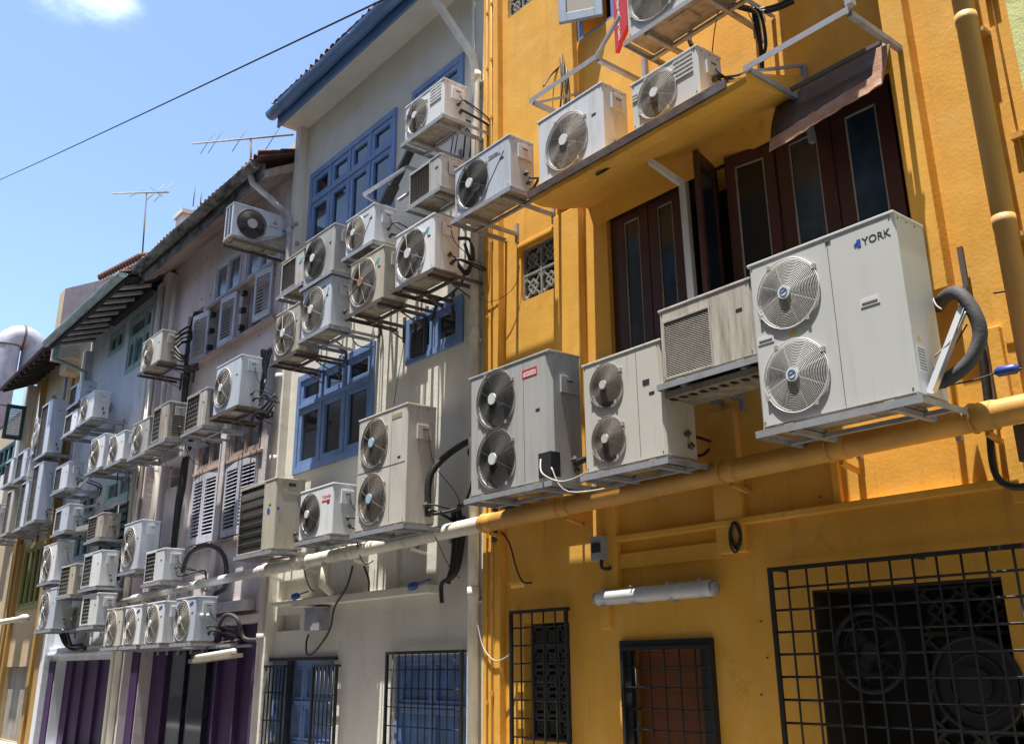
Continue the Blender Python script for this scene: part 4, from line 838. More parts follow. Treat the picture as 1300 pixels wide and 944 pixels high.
    if hose and (x0 > -13 or random.random() < .45):
        mb = MB(); yy = Yb - .1; r1 = random.uniform(-.03, .10); r2 = random.uniform(-.05, .08); r3 = random.uniform(-.1, .12); k_ = random.choice((1, -1, .3))
        mb.tube(smooth([(x1 + .05, yy, zv), (x1 + .07 + r1, yy + .05, zv + .04 * k_), (x1 + .04 + r1, 5.93, zv - .06 * k_), (x1 + .03 + r2, 5.96, zv - .18 + r3)], 5), .015, 7)
        mb.tube(smooth([(x1 + .05, yy - .03, zv + .09), (x1 + .09 + r2, yy + .04, zv + .1 + r3 * .5), (x1 + .05 + r2, 5.94, zv + .02), (x1 + .04 + r1, 5.97, zv - .15 - r3)], 5), .009, 6)
        mb.build('hose', black, t)
        mb = MB(); mb.tube(smooth([(x1 + .02, Yb - .1, zc if cover else z1 - .2), (x1 + .05, Yb - .04, z0 + h_ * .5), (x1 + .03, 5.95, z0 + h_ * .25), (x1 + .05, 5.98, z0 - .1)], 5), .005, 5); mb.build('power_cable', black, t)
    if bracket and hose and x0 > -20 and random.random() < .6:
        mb = MB(); a_ = Vector((x1 - random.uniform(0, .2), Yb + .02, z0 + random.uniform(0, .25))); b_ = Vector((x1 + random.uniform(-.25, .3), 5.98, z0 - random.uniform(.1, .5)))
        mb.tube(curve(a_, b_, random.uniform(.02, .25), 10, random.uniform(-.1, .15)), random.uniform(.004, .009), 5); mb.build('drain_hose', random.choice((black, whitecable, greyhose)), t)
    t.rotation_euler = (R_(random.uniform(-.5, .5)), R_(random.uniform(-.5, .5)), R_(random.uniform(-.4, .4)) if x0 < -5 else 0)
    # wall bracket under the unit
    if bracket:
        bm = {1: galv, 2: galvd}[bracket]; bt = thing('wall_bracket', 'steel frame under the ' + label, 'bracket', ((x0 + x1) / 2, 5.98, z0 - .05), 'steel brackets under the air conditioners')
        mb = MB(); e = .035; zt_ = z0 - .002
        mb.box(x0 - e, x1 + e, Yf - .03, Yf - .026, zt_ - .04, zt_ + .006); mb.box(x0 - e, x1 + e, Yf - .026, Yf + .012, zt_ - .005, zt_); mb.build('front_rail', bm, bt)
        for xx, s_ in ((x0 - e, 1), (x1 + e, -1)):
            mb = MB(); mb.box(min(xx, xx + .004 * s_), max(xx, xx + .004 * s_), Yf - .026, 6.0, zt_ - .04, zt_); mb.box(min(xx + .004 * s_, xx + .04 * s_), max(xx + .004 * s_, xx + .04 * s_), Yf + .013, 5.995, zt_ - .005, zt_ - .001); mb.build('arm', bm, bt)
        mb = MB(); mb.box(x0 - e + .005, x1 + e - .005, Yb - .02, Yb + .016, zt_ - .034, zt_ - .006)
        for q in (.18, .82): mb.box(x0 + w_ * q, x0 + w_ * q + .04, Yf + .014, 5.99, zt_ - .04, zt_ - .007)
        mb.build('cross_rail', bm, bt)
        for xx in (x0 + w_ * .2, x0 + w_ * .84):
            mb = MB(); mb.box(xx - .02, xx + .02, 5.975, 5.999, zt_ - (.12 if bracket == 1 else .22), zt_ + .1)
            if bracket == 2: mb.beam((xx, 5.97, zt_ - .18), (xx, Yb + .02, zt_ - .045), .028, .006)
            mb.build('wall_plate', bm, bt)
    return t, x0, x1, z0, z1, Yf, Yb

g2 = 'grimy'
# --- on the ochre house
t, x0, x1, z0, z1, Yf, Yb = ac((968, 548), (1132, 266), 'clean', 'twin', 'big pale twin fan unit lettered YORK, nearest the camera', fx=.275, fr=.79, ring=19, near=1, dep=.35, ch=.02, guardm=wirey, fanm=bladed, hose=False, panel_lines=False, zt=2.645, cover=False, snapz=1.455, d=.78)
hs = (z1 - z0)
text('lettering', 'YORK', .072, blackt, t, front_T(x1 - .225, Yf - .0012, z1 - .16), bold=.0005)
mb = MB(); mb.box(x1 - .262, x1 - .235, Yf - .003, Yf + .004, z1 - .16, z1 - .11); mb.beam((x1 - .28, Yf - .002, z1 - .145), (x1 - .24, Yf - .002, z1 - .118), .014, .004, 0, (0, 1, 0)); mb.build('emblem', bluet, t)
mb = MB(); xs = x0 + .63; mb.box(xs, xs + .004, Yf - .0015, Yf + .004, z0 + .04, z1 - .02); mb.box(x0 + .62, x0 + .66, Yf - .006, Yf, z1 - .05, z1 - .03); mb.build('panel_seam', shroud, t)
for gx, gz in ((x1 - .29, z1 - .56), (x0 + .03, z0 + .59)):
    mb = MB(); mb.box(gx, gx + .13, Yf - .004, Yf + .004, gz, gz + .05); mb.box(gx + .012, gx + .118, Yf - .0055, Yf - .004, gz + .012, gz + .026, 1); mb.build('hand_grip', [hubm, shroud], t)
mb = MB(); cx = x0 + .31; mb.add([(cx - .03, Yf - .002, z0 + .585), (cx + .03, Yf - .002, z0 + .585), (cx, Yf - .002, z0 + .635)], [(0, 1, 2)]); mb.add([(x1 + .0015, Yf + .08, z0 + .36), (x1 + .0015, Yf + .12, z0 + .36), (x1 + .0015, Yf + .10, z0 + .4)], [(0, 1, 2)]); mb.build('warning_sticker', yellowt, t)
mb = MB(); mb.box(x1, x1 + .0015, Yf + .05, Yf + .15, z0 + .16, z0 + .33)
for k in range(8): mb.box(x1 + .0015, x1 + .002, Yf + .06, Yf + .14, z0 + .18 + k * .018, z0 + .186 + k * .018, 1)
mb.build('data_sticker', [hubm, shroud], t)
ac((841.6, 492), (951, 353), 'dirty', 'mesh', 'grimy old unit with wide wire mesh left of the YORK unit', mesh=(.06, .56, .08, .80), near=1, dep=.34, d=.72, snapz=1.99, zt=2.585, hose=False)
mb = MB(); mb.box(-4.98, -3.78, 5.32, 5.66, 1.90, 1.945)
for k in range(12): mb.disc((-4.9 + k * .095, 0), .02, 0, 0, 8) if False else None
mb.v and None
for k in range(12): mb.box(-4.92 + k * .095, -4.88 + k * .095, 5.36, 5.42, 1.892, 1.899, 1)
mb.build('tray', [pan, black], None, 'punched steel tray under the grimy mesh fronted unit', 'metal tray')
t, x0, x1, z0, z1, Yf, Yb = ac((743.7, 604), (838, 431.5), 'rusty', 'twin', 'rust streaked twin fan unit on its own frame beside the pilaster', fx=.32, fr=.76, ring=17, dep=.34, snapz=1.44, zt=2.37, hub=mat('beige hub cap', (.55, .52, .46), .5), hose=False, fank='four', guardm=wireb)
mb = MB(); mb.box(x1 - .2, x1 - .13, Yf - .003, Yf + .004, z0 + .6, z0 + .64); mb.build('name_plate', blackt, t)
t, x0, x1, z0, z1, Yf, Yb = ac((594.6, 634.6), (697, 443), 'grey', 'twin', 'grey twin fan unit with a red framed label', fx=.36, fr=.92, ring=16, dep=.36, snapz=1.46, zt=2.62, fanm=bladed, fank='dark', guardm=wired, ch=.045, hose=False)
mb = MB(); lx = x1 - .36; lz = z1 - .19
for e in ((0, .2, .062, .075), (0, .2, 0, .012), (0, .014, .012, .062), (.186, .2, .012, .062)): mb.box(lx + e[0], lx + e[1], Yf - .003, Yf + .002, lz + e[2], lz + e[3])
mb.box(lx + .014, lx + .186, Yf - .001, Yf + .002, lz + .012, lz + .062, 1); nl = mb.build('name_plate', [redt, whitep], t)
text('lettering', 'National', .047, redt, nl, front_T(lx + .018, Yf - .0012, lz + .022))
mb = MB(); mb.tube(smooth([(x1 + .02, Yb - .1, z0 + .18), (x1 + .2, Yb - .1, z0 + .2), (x1 + .42, Yb - .05, z0 + .22), (x1 + .45, 5.9, z0 + .1)], 6), .028, 10); mb.build('hose', black, t)
mb = MB(); mb.tube(smooth([(x1 - .1, Yf - .03, z0 + .2), (x1 - .02, Yf - .08, z0 + .06), (x1 + .15, Yf, z0 - .02), (x1 + .38, Yf + .1, z0 + .06), (x1 + .42, Yf + .2, z0 + .2)], 6), .008, 6); mb.tube(smooth([(x1, Yf, z0 + .12), (x1 + .15, Yf + .05, z0 - .1), (x1 + .5, Yb, z0 - .06)], 6), .007, 6); mb.build('power_cable', whitecable, t)
mb = MB(); mb.box(x1 - .16, x1 + .002, Yf - .004, Yf + .1, z0 + .05, z0 + .26); mb.build('pipe_opening', black, t)
ac((684, 251.5), (763, 105.8), 'bluish', 'single', 'large white unit on the left end of the ochre canopy', fx=.46, fr=.345, ring=20, d=.72, bracket=0, dep=.31, snapz=4.125, zt=4.90, cover=True, hose=False)
ac((803.6, 171.6), (884, 59.5), 'clean', 'single', 'small ribbed unit standing on the ochre canopy, under the highest one', fx=.40, fr=.43, ring=16, d=.72, bracket=0, logo='ribs', dep=.29, snapz=4.205, zt=4.68, ch=.012)
ac((797.3, 50), (907, -60), 'clean', 'single', 'highest unit, cut off by the top edge, beside the red sign', fx=.34, fr=.40, ring=18, dep=.33, snapz=5.13, zt=5.85, hose=False)
t, x0, x1, z0, z1, Yf, Yb = ac((577, 280), (647, 173), 'bluish', 'single', 'white unit with a diagonal line, left of the ochre canopy', fx=.34, fr=.43, ring=12, fanm=bladed, fank='dark', guardm=wired, snapz=4.39, zt=4.99, near=0, hose=False)
mb = MB(); mb.beam((x0 + .50, Yf - .001, z0 + .10), (x1 - .09, Yf - .001, z0 + .45), .006, .004, 0, (0, 1, 0)); mb.box(x1 - .34, x1 - .14, Yf - .002, Yf + .002, z1 - .155, z1 - .15)
mb.build('panel_seam', shroud, t); text('lettering', 'TOSHIBA', .04, blackt, t, front_T(x1 - .34, Yf - .0012, z1 - .14))
# --- on the cream house
ac((513, 183), (563.5, 97.7), 'white', 'single', 'highest unit on the cream house, with a striped front', fx=.33, fr=.42, ring=12, snapz=5.76, zt=6.25, logo='ribs')
ac((519, 266), (560, 194), 'grey', 'mesh', 'grey slatted unit directly under the highest unit on the cream house', mesh=(.04, .66, .08, .93), snapz=4.88, zt=5.31, hose=False)
t, x0, x1, z0, z1, Yf, Yb = ac((438, 329), (475.6, 256.5), 'bluish', 'single', 'upper right unit of the blue window cluster, with a diagonal line', fx=.36, fr=.40, ring=10, snapz=4.75, zt=5.26)
def diag(t, x0, x1, z0, z1, Yf):
    mb = MB(); mb.beam((x0 + (x1 - x0) * .60, Yf - .001, z0 + .09), (x1 - .06, Yf - .001, z1 - .15), .006, .004, 0, (0, 1, 0)); mb.beam((x0 + .03, Yf - .001, z1 - .22), (x0 + .1, Yf - .001, z1 - .09), .006, .004, 0, (0, 1, 0)); mb.build('panel_seam', shroud, t)
    text('lettering', 'Daikin', .05, blackt, t, front_T(x1 - .26, Yf - .0012, z1 - .12))
diag(t, x0, x1, z0, z1, Yf)
t, x0, x1, z0, z1, Yf, Yb = ac((500.8, 369), (551.9, 271), 'white', 'single', 'bright white unit with rayed grille above the blue ventilator window', fx=.37, fr=.43, ring=6, fank='four', bracket=2, snapz=3.97, zt=4.63)
t2 = [(t, x1, z1, Yf)]
def chevron(t, x1, z1, Yf):
    mb = MB(); mb.beam((x1 - .19, Yf - .002, z1 - .19), (x1 - .11, Yf - .002, z1 - .13), .02, .003, 0, (0, 1, 0)); mb.beam((x1 - .13, Yf - .002, z1 - .2), (x1 - .10, Yf - .002, z1 - .13), .02, .003, 0, (0, 1, 0)); mb.build('emblem', cyant, t)
chevron(t, x1, z1, Yf)
t, x0, x1, z0, z1, Yf, Yb = ac((442.5, 403.4), (488, 311), 'cream', 'single', 'half shaded unit with a rusty hub on the cream house', fx=.36, fr=.42, ring=6, fank='four', bracket=2, snapz=3.95, zt=4.62, hub=mat('rusty hub', (.30, .16, .10), .7)); chevron(t, x1, z1, Yf)
t, x0, x1, z0, z1, Yf, Yb = ac((381.6, 432.5), (421.9, 349), 'bluish', 'single', 'white unit with a diagonal line under the plain boxy one', fx=.36, fr=.42, ring=10, snapz=3.97, zt=4.64, fanm=bladed); diag(t, x0, x1, z0, z1, Yf)
t, x0, x1, z0, z1, Yf, Yb = ac((346.4, 461.7), (381.6, 382), 'dirty', 'single', 'stained unit with rayed grille under the mesh one, cream house', fx=.40, fr=.42, ring=6, fank='four', bracket=2, snapz=3.86, zt=4.54); chevron(t, x1, z1, Yf)
ac((384.3, 367.7), (425.3, 282), 'grey', 'single', 'plain boxy grey white unit below the upper blue window', fx=.36, fr=.40, ring=12, snapz=4.69, zt=5.36, fanm=bladed, guardm=wired, hose=False)
t, x0, x1, z0, z1, Yf, Yb = ac((354.4, 378), (387, 313.4), 'dirty', 'mesh', 'small mesh fronted unit on the cream house beside the lilac shutters', mesh=(.08, .66, .12, .88), snapz=4.79, zt=5.3, hose=False); chevron(t, x1 + .05, z1, Yf)
t, x0, x1, z0, z1, Yf, Yb = ac((449, 678), (517, 511.6), 'cream', 'twin', 'yellowed twin fan unit with pale blue hubs on the cream house', fx=.36, fr=.82, ring=11, dep=.36, snapz=1.36, zt=2.62, hub=hubb, fanm=bladed, fank='four', near=0, guardm=wireb)
mb = MB(); mb.box(x1 - .30, x1 - .1, Yf - .003, Yf, z1 - .13, z1 - .08); mb.box(x0 + .02, x1 - .02, Yf - .002, Yf + .002, (z0 + z1) / 2 + .01, (z0 + z1) / 2 + .016, 1); mb.build('name_plate', [mat('brass plate', (.35, .30, .16), .5), shroud], t)
mb = MB(); mb.tube(smooth([(x1 + .02, Yb - .08, z0 + .1), (x1 + .03, Yb - .06, z0 + .55), (x1 + .25, 5.85, z0 + .85), (x1 + .62, 5.9, z0 + .82), (x1 + .72, 5.92, z0 + .6), (x1 + .68, 5.93, z0 - .2)], 7), .035, 10)
mb.tube(smooth([(x1 + .05, Yb - .05, z0 + .12), (x1 + .32, 5.8, z0 + .2), (x1 + .42, 5.86, z0 + .55), (x1 + .3, 5.88, z0 + .78), (x1 + .62, 5.93, z0 + .7), (x1 + .6, 5.95, z0 - .1)], 7), .018, 8); mb.build('hose', black, t)
t, x0, x1, z0, z1, Yf, Yb = ac((378, 689), (423.6, 611.3), 'white', 'single', 'white unit with red lettering left of the yellowed twin fan unit', fx=.34, fr=.38, ring=12, snapz=1.40, zt=2.0, fanm=bladed, guardm=wired)
text('lettering', 'TOSHIBA', .05, redt, t, front_T(x1 - .25, Yf - .0012, z1 - .16)); mb = MB(); mb.box(x1 - .25, x1 - .06, Yf - .002, Yf, z1 - .20, z1 - .18); mb.build('stripe', redt, t)
t, x0, x1, z0, z1, Yf, Yb = ac((300, 707), (352, 605), 'cream', 'mesh', 'tall beige barred unit with a round blue badge', mesh=(.03, .70, .04, .96), logo='big_mesh', dep=.40, snapz=1.38, zt=2.28, cover=False)
mb = MB(); mb.disc((x1 - .17, z0 + .50), .038, Yf - .004, Yf, 16); mb.build('emblem', bluet, t); mb = MB(); mb.box(x1, x1 + .003, Yf + .08, Yf + .30, z1 - .2, z1 - .04); mb.box(x1 + .003, x1 + .005, Yf + .17, Yf + .27, z1 - .10, z1 - .06, 1); mb.box(x1 + .003, x1 + .005, Yf + .03, Yf + .06, z0 + .49, z0 + .53, 2); mb.build('side_cover', [pa['cream'], blackt, bluet], t)
# --- the unit fixed edge on at the mauve house, its fan towards the camera
def side_unit():
    X, Y0, Y1, Z0, Z1 = -12.71, 5.0, 5.82, 6.04, 6.605; t = thing('air_conditioner', 'unit fixed edge on to the wall high up, its dark fan facing the camera', 'air conditioner', (X, 5.4, Z0), 'air conditioner units on the back walls')
    # build in a local frame: local x -> world y, local -y -> world +x
    T = Matrix.Translation((X, 0, 0)) @ Matrix(((0, -1, 0, 0), (1, 0, 0, 0), (0, 0, 1, 0), (0, 0, 0, 1)))
    mb = MB(); w0, w1 = Y0, Y1; cx = w0 + .30; cz = (Z0 + Z1) / 2; r = .225
    rect_hole(mb, w0, cx + .27, Z0 + .03, Z1 - .01, 0, (cx, cz, r), 40, 0, None, .12); rect_hole(mb, cx + .27, w1, Z0 + .03, Z1 - .01, 0)
    mb.add([(w0, 0, Z0 + .03), (w1, 0, Z0 + .03), (w1, 0, Z1 - .01), (w0, 0, Z1 - .01), (w0, .28, Z0 + .03), (w1, .28, Z0 + .03), (w1, .28, Z1 - .01), (w0, .28, Z1 - .01)], [(0, 3, 7, 4), (1, 5, 6, 2), (0, 4, 5, 1), (3, 2, 6, 7), (4, 7, 6, 5)])
    mb.v = [tuple(T @ Vector(p)) for p in mb.v]; mb.build('casing', [pa['bluish'], shroud], t)
    def fin(b, nm, m, bev=0): b.v = [tuple(T @ Vector(p)) for p in b.v]; return b.build(nm, m, t, bevel=bev)
    b = MB(); b.box(w0 - .006, w1 + .006, -.006, .286, Z1 - .02, Z1); fin(b, 'top_cover', pa['bluish'], .004)
    b = MB(); b.box(w0 - .01, w1, -.01, .29, Z0, Z0 + .035); b.box(w0 + .08, w0 + .14, -.012, .3, Z0 - .02, Z0); b.box(w1 - .22, w1 - .16, -.012, .3, Z0 - .02, Z0); fin(b, 'base_pan', pan)
    b = MB(); b.box(w0 + .01, w1 - .01, .12, .125, Z0 + .04, Z1 - .02); fin(b, 'coil', coil)
    b = MB(); s_ = fan_mesh('dark'); M = Matrix.Translation((cx, .07, cz)) @ Matrix.Diagonal((r * .95, r * .5, r * .95, 1)); b.v = [tuple(M @ Vector(p)) for p in s_.v]; b.f = [list(q) for q in s_.f]; b.mi = list(s_.mi); b.sm = list(s_.sm); fin(b, 'fan', bladed)
    b = MB(); guard(b, cx, cz, r * 1.04, -.012, 12, 8, .003, .02, .3); fin(b, 'fan_guard', wired)
    b = MB(); b.disc((cx, cz), r * .34, -.04, -.02, 24); fin(b, 'hub_cap', mat('grey hub cap', (.42, .40, .38), .5))
    b = MB()
    for i in range(2):
        for k in range(11): b.box(w0 - .003, w0 - .001, .05 + i * .11, .13 + i * .11, Z0 + .07 + k * .043, Z0 + .097 + k * .043)
    fin(b, 'side_vent', black)
    b = MB(); q = (w1 - .15, Z1 - .16)
    for a in (90, 210, 330):
        a = R_(a); u = Vector((math.cos(a), 0, math.sin(a))); v = Vector((-math.sin(a), 0, math.cos(a))) * .016; o_ = Vector((q[0], -.002, q[1]))
        b.add([o_, o_ + u * .02 + v, o_ + u * .045, o_ + u * .02 - v], [(0, 1, 2, 3)])
    fin(b, 'emblem', redt)
    text('lettering', 'MITSUBISHI', .03, blackt, t, T @ front_T(w1 - .235, -.003, Z1 - .245))
    b = MB(); b.add([(w1 - .5, -.013, Z0 + .05), (w1, -.013, Z0 + .05), (w1, -.013, Z0 + .24)], [(0, 1, 2)]); fin(b, 'metal_plate', pan)
    bt = thing('wall_bracket', 'long steel arms carrying the edge on unit out from the wall', 'bracket', (X, 5.9, Z0 - .05), 'steel brackets under the air conditioners')
    b = MB()
    for xx in (X + .02, X - .30): b.box(xx - .02, xx + .02, 5.0, 5.99, Z0 - .06, Z0 - .022)
    b.build('arm', galvd, bt)
    b = MB(); b.beam((X - .30, 5.95, Z0 + .03), (X + .3, 5.93, Z0 + .05), .05, .05); b.beam((X + .02, 5.93, Z0 - .1), (X + .02, 5.93, Z0 + .34), .04, .04); b.beam((X + .02, 5.80, Z0 + .3), (X + .3, 5.9, Z0 + .36), .04, .04); b.beam((X + .02, 5.3, Z0 - .03), (X + .02, 5.93, Z0 + .28), .02, .02); b.build('brace', galv, bt)
side_unit()
# --- mauve house
ac((269.3, 532.5), (307, 449), 'bluish', 'single', 'tall white unit with round fan under the lilac shutters', fx=.30, fr=.36, ring=8, snapz=3.50, zt=4.27, bracket=2)
ac((232.5, 554), (263, 491), 'dirty', 'mesh', 'dark mesh unit left of the tall white one under lilac shutters', mesh=(.05, .66, .08, .93), side=1, snapz=3.45, zt=4.05, d=.7)
ac((177, 475), (206.5, 417.6), 'cream', 'single', 'lone high unit between green windows and lilac shutters', fx=.36, fr=.42, ring=7, snapz=5.03, zt=5.62, bracket=2)
ac((190.7, 566.9), (216, 508.4), 'dirty', 'mesh', 'finned side unit, rightmost in the row over the mint window', mesh=(.04, .5, .1, .93), side=1, snapz=3.53, zt=4.17)
ac((164, 583.4), (190.7, 527.5), 'grey', 'single', 'grey unit, second from right over the mint window', fx=.38, fr=.38, ring=7, snapz=3.48, zt=4.09, fanm=bladed)
ac((134.8, 589), (159, 545.3), 'white', 'single', 'low white unit, third from right over the mint window', fx=.36, fr=.44, ring=6, snapz=3.55, zt=4.09)
ac((110.6, 600), (133.5, 549), 'white', 'single', 'white fan unit, fourth from right over the mint window', fx=.38, fr=.42, ring=6, snapz=3.60, zt=4.26)
ac((151.5, 728), (180.4, 658.4), 'bluish', 'single', 'large white unit with bright fan below the mint green window', fx=.34, fr=.38, ring=7, snapz=1.52, zt=2.33)
t, x0, x1, z0, z1, Yf, Yb = ac((181.8, 741.9), (209.4, 694.5), 'white', 'mesh', 'small mesh unit with thick hoses left of the lower shutters', mesh=(.05, .56, .08, .93), snapz=1.26, zt=1.76)
mb = MB(); mb.tube(smooth([(x1 + .02, 5.6, z0 + .15), (x1 + .25, 5.6, z0 + .42), (x1 + .6, 5.75, z0 + .5), (x1 + .95, 5.85, z0 + .3), (x1 + .95, 5.9, z0 - .1), (x1 + .6, 5.9, z0 - .2)], 7), .035, 9); mb.build('hose', greyhose, t)
ac((108.8, 688.7), (132, 649.6), 'dirty', 'mesh', 'small mesh unit under the left part of the mint window', mesh=(.05, .6, .08, .93), snapz=2.24, zt=2.70)
ac((101.4, 748), (129.5, 697), 'white', 'mesh', 'white mesh unit directly left of the large bright fan unit', mesh=(.06, .52, .1, .92), snapz=1.38, zt=2.02)
ac((73, 757.6), (96.4, 714.3), 'cream', 'mesh', 'beige unit with dark barred front beside the white mesh fronted unit', mesh=(.05, .66, .05, .95), snapz=1.33, zt=1.91)
# the row of four over the purple doors
def oval(t, x1, z1, Yf):
    mb = MB(); n = 16; mb.add([(x1 - .14 + .075 * math.cos(2 * math.pi * k / n), Yf - .002, z1 - .10 + .028 * math.sin(2 * math.pi * k / n) + .014 * math.cos(2 * math.pi * k / n)) for k in range(n)], [tuple(range(n))]); o = mb.build('emblem', bluet, t)
    text('lettering', 'SAMSUNG', .024, whitep, o, front_T(x1 - .203, Yf - .0012, z1 - .112), bold=.0005)
for i, (bl, tr, p, lb, lo) in enumerate([((129.5, 826), (156, 773), 'cream', 'dingy beige unit, first of four over the purple doors', 0), ((153.5, 823.7), (180, 768.9), 'white', 'white unit, second of four over the purple doors', 1),
        ((182, 817.6), (209.8, 759), 'white', 'white unit, third of four over the purple doors', 1), ((219, 813.5), (249.5, 751.5), 'bluish', 'white unit with two side knobs, rightmost over the purple doors', 1)]):
    t, x0, x1, z0, z1, Yf, Yb = ac(bl, tr, p, 'single', lb, fx=.42, fr=.42, ring=8, snapz=.35, zt=.97, fanm=bladed, guardm=wireg, fank='dark', hose=(i == 3))
    if lo: oval(t, x1, z1, Yf)
    if i == 3:
        mb = MB(); mb.disc((0, 0), .001, 0, 0.001, 4); mb = MB()
        for yy in (Yf + .10, Yf + .18): mb.tube([(x1, yy, z1 - .26), (x1 + .03, yy, z1 - .26)], .028, 10)
        mb.build('knob', hubm, t)
        mb = MB(); mb.tube(smooth([(x1 + .03, 5.6, z0 + .1), (x1 + .2, 5.65, z0 + .35), (x1 + .5, 5.7, z0 + .3), (x1 + .55, 5.8, z0 + .05), (x1 + .9, 5.9, z0 + .02)], 7), .028, 9); mb.build('hose', greyhose, t)
mb = MB(); mb.box(-17.5, -13.0, 5.62, 5.66, .29, .325); mb.box(-17.5, -13.0, 5.93, 5.97, .29, .325)
mb.build('shelf_rail', galv, None, 'long steel rails under the four units over the purple doors', 'steel rail')
# --- blue grey and yellow house
ac((99.7, 797), (125.3, 751.5), 'white', 'mesh', 'white mesh unit left of the four over the purple doors', mesh=(.12, .55, .1, .88), snapz=.72, zt=1.28)
ac((84, 798), (104.7, 765), 'dirty', 'single', 'shadowed unit half hidden behind a white mesh unit', fx=.5, fr=.44, ring=6, snapz=.74, zt=1.15, fanm=bladed, d=.45)
ac((97.4, 541.5), (120.8, 494), 'white', 'single', 'high white fan unit between the yellow and blue grey walls', fx=.36, fr=.42, ring=6, snapz=4.77, zt=5.35)
ac((86.5, 518.5), (104, 482), 'bluish', 'mesh', 'topmost small mesh fronted unit under the yellow eave corner', mesh=(.06, .6, .1, .9), snapz=5.34, zt=5.80)
ac((79.3, 555.5), (99, 517), 'white', 'mesh', 'small unit tucked below and left of the white round fan unit', mesh=(.06, .6, .1, .9), snapz=4.72, zt=5.19)
ac((44.5, 583), (68.7, 506), 'bluish', 'mesh', 'tallest of the far units, its mesh front edge lit', mesh=(.03, .62, .03, .97), snapz=4.6, zt=5.85)
ac((37.6, 579.6), (47, 527.5), 'white', 'single', 'narrow fan unit squeezed left of the tallest far unit', fx=.5, fr=.3, ring=6, snapz=4.76, zt=5.67)
ac((17.3, 612.6), (35, 568), 'bluish', 'mesh', 'right mesh unit of two below the dark green shutter', mesh=(.06, .66, .08, .92), snapz=4.33, zt=5.03)
ac((2.5, 619), (18, 579.6), 'bluish', 'mesh', 'left mesh unit of two below the dark green shutter', mesh=(.06, .66, .08, .92), snapz=4.37, zt=5.03)
ac((32.5, 665.5), (56, 584.7), 'bluish', 'mesh', 'tall mesh fronted unit directly below the tallest far unit', mesh=(.03, .6, .03, .97), snapz=3.12, zt=4.43)
ac((18, 674), (37, 608), 'bluish', 'mesh', 'upright mesh unit, middle of three side by side', mesh=(.05, .66, .03, .97), snapz=3.08, zt=4.17)
ac((1.4, 680), (18.5, 618), 'cream', 'mesh', 'upright mesh unit, leftmost of three side by side', mesh=(.05, .66, .03, .97), snapz=3.10, zt=4.16)
ac((-18, 686), (-1, 632), 'white', 'mesh', 'unit cut by the left edge beside the three upright ones', mesh=(.05, .66, .03, .97), snapz=3.1, zt=4.0)
ac((66, 627.5), (87.7, 584.7), 'bluish', 'mesh', 'unit left of the row over the mint window', mesh=(.06, .5, .1, .9), snapz=3.53, zt=4.09)
t, x0, x1, z0, z1, Yf, Yb = ac((66, 680), (88, 638.6), 'bluish', 'mesh', 'unit with two side slots above the stacked fan units', mesh=(.1, .5, .15, .85), snapz=2.62, zt=3.16)
ac((49, 741.9), (73, 687.6), 'white', 'single', 'bright fan unit, upper one of two stacked by the yellow pillar', fx=.4, fr=.42, ring=6, snapz=1.68, zt=2.45)
ac((45.5, 801), (73, 745), 'bluish', 'single', 'bluish fan unit, lower one of two stacked by the yellow pillar', fx=.38, fr=.40, ring=6, snapz=.75, zt=1.54)

# ================================================================ SMALL THINGS ON THE OCHRE HOUSE
def rack(name, x0, x1, z, yf, label, m=galv, diag_to=None):
    t = thing(name, label, 'bracket', ((x0 + x1) / 2, 5.98, z - .05), 'empty steel racks'); mb = MB(); mb.box(x0, x1, yf, yf + .005, z - .03, z + .02); mb.box(x0, x1, yf + .005, yf + .04, z + .015, z + .02); mb.build('front_rail', m, t)
    for xx in (x0, x1 - .04):
        mb = MB(); mb.box(xx, xx + .04, yf + .045, 6.0, z - .03, z + .012); mb.build('arm', m, t)
    mb = MB()
    for xx in (x0, x1 - .04): mb.box(xx, xx + .04, 5.95, 5.995, z - .35, z + .35)
    if diag_to: mb.beam((x1 - .02, yf + .02, z), diag_to, .03, .03)
    mb.beam((x0 + .02, yf + .06, z - .01), (x0 + .02, 5.96, z + .34), .022, .022)
    mb.build('wall_plate', m, t); return t
rack('wall_bracket', -6.24, -5.30, 5.21, 5.3, 'empty steel rack beside the large white canopy unit', diag_to=(-4.98, 5.3, 5.45))
t = rack('wall_bracket', -3.68, -2.80, 4.165, 5.2, 'empty steel rack over the rusted awning')
mb = MB(); mb.box(-3.6, -2.85, 5.66, 5.69, 4.12, 4.15); mb.build('cross_rail', galvd, t)
mb = MB(); mb.box(-2.82, -2.77, 5.2, 5.26, 4.2, 4.62); mb.build('upright', mat('bright steel', (.6, .62, .66), .3, metal=.6), t)
# rusted awning sheet
mb = MB(); prof = [(6.0, 4.36), (5.92, 4.30), (5.83, 4.17), (5.74, 3.98), (5.66, 3.76), (5.64, 3.71)]; vs = []; fs = []; n = 18
for i in range(n + 1):
    f_ = i / n; x = -3.90 + f_ * 1.0
    for k, (y, z) in enumerate(prof): vs.append((x + .06 * (k / 5) * (1 - f_) + .03 * (k / 5) , y + random.uniform(-.006, .006), z + f_ * .10 * (k / 5) + random.uniform(-.008, .008)))
for i in range(n):
    for k in range(5): fs.append((i * 6 + k, i * 6 + k + 1, (i + 1) * 6 + k + 1, (i + 1) * 6 + k))
mb.add(vs, fs, 0, True); aw = thing('awning', 'curved rusty metal awning sheet over the right hand dark red window', 'awning', (-3.4, 6, 3.6)); o = mb.build('sheet', oldsheet, aw); s_ = o.modifiers.new('thick', 'SOLIDIFY'); s_.thickness = .006
mb = MB(); vs = []; fs = []
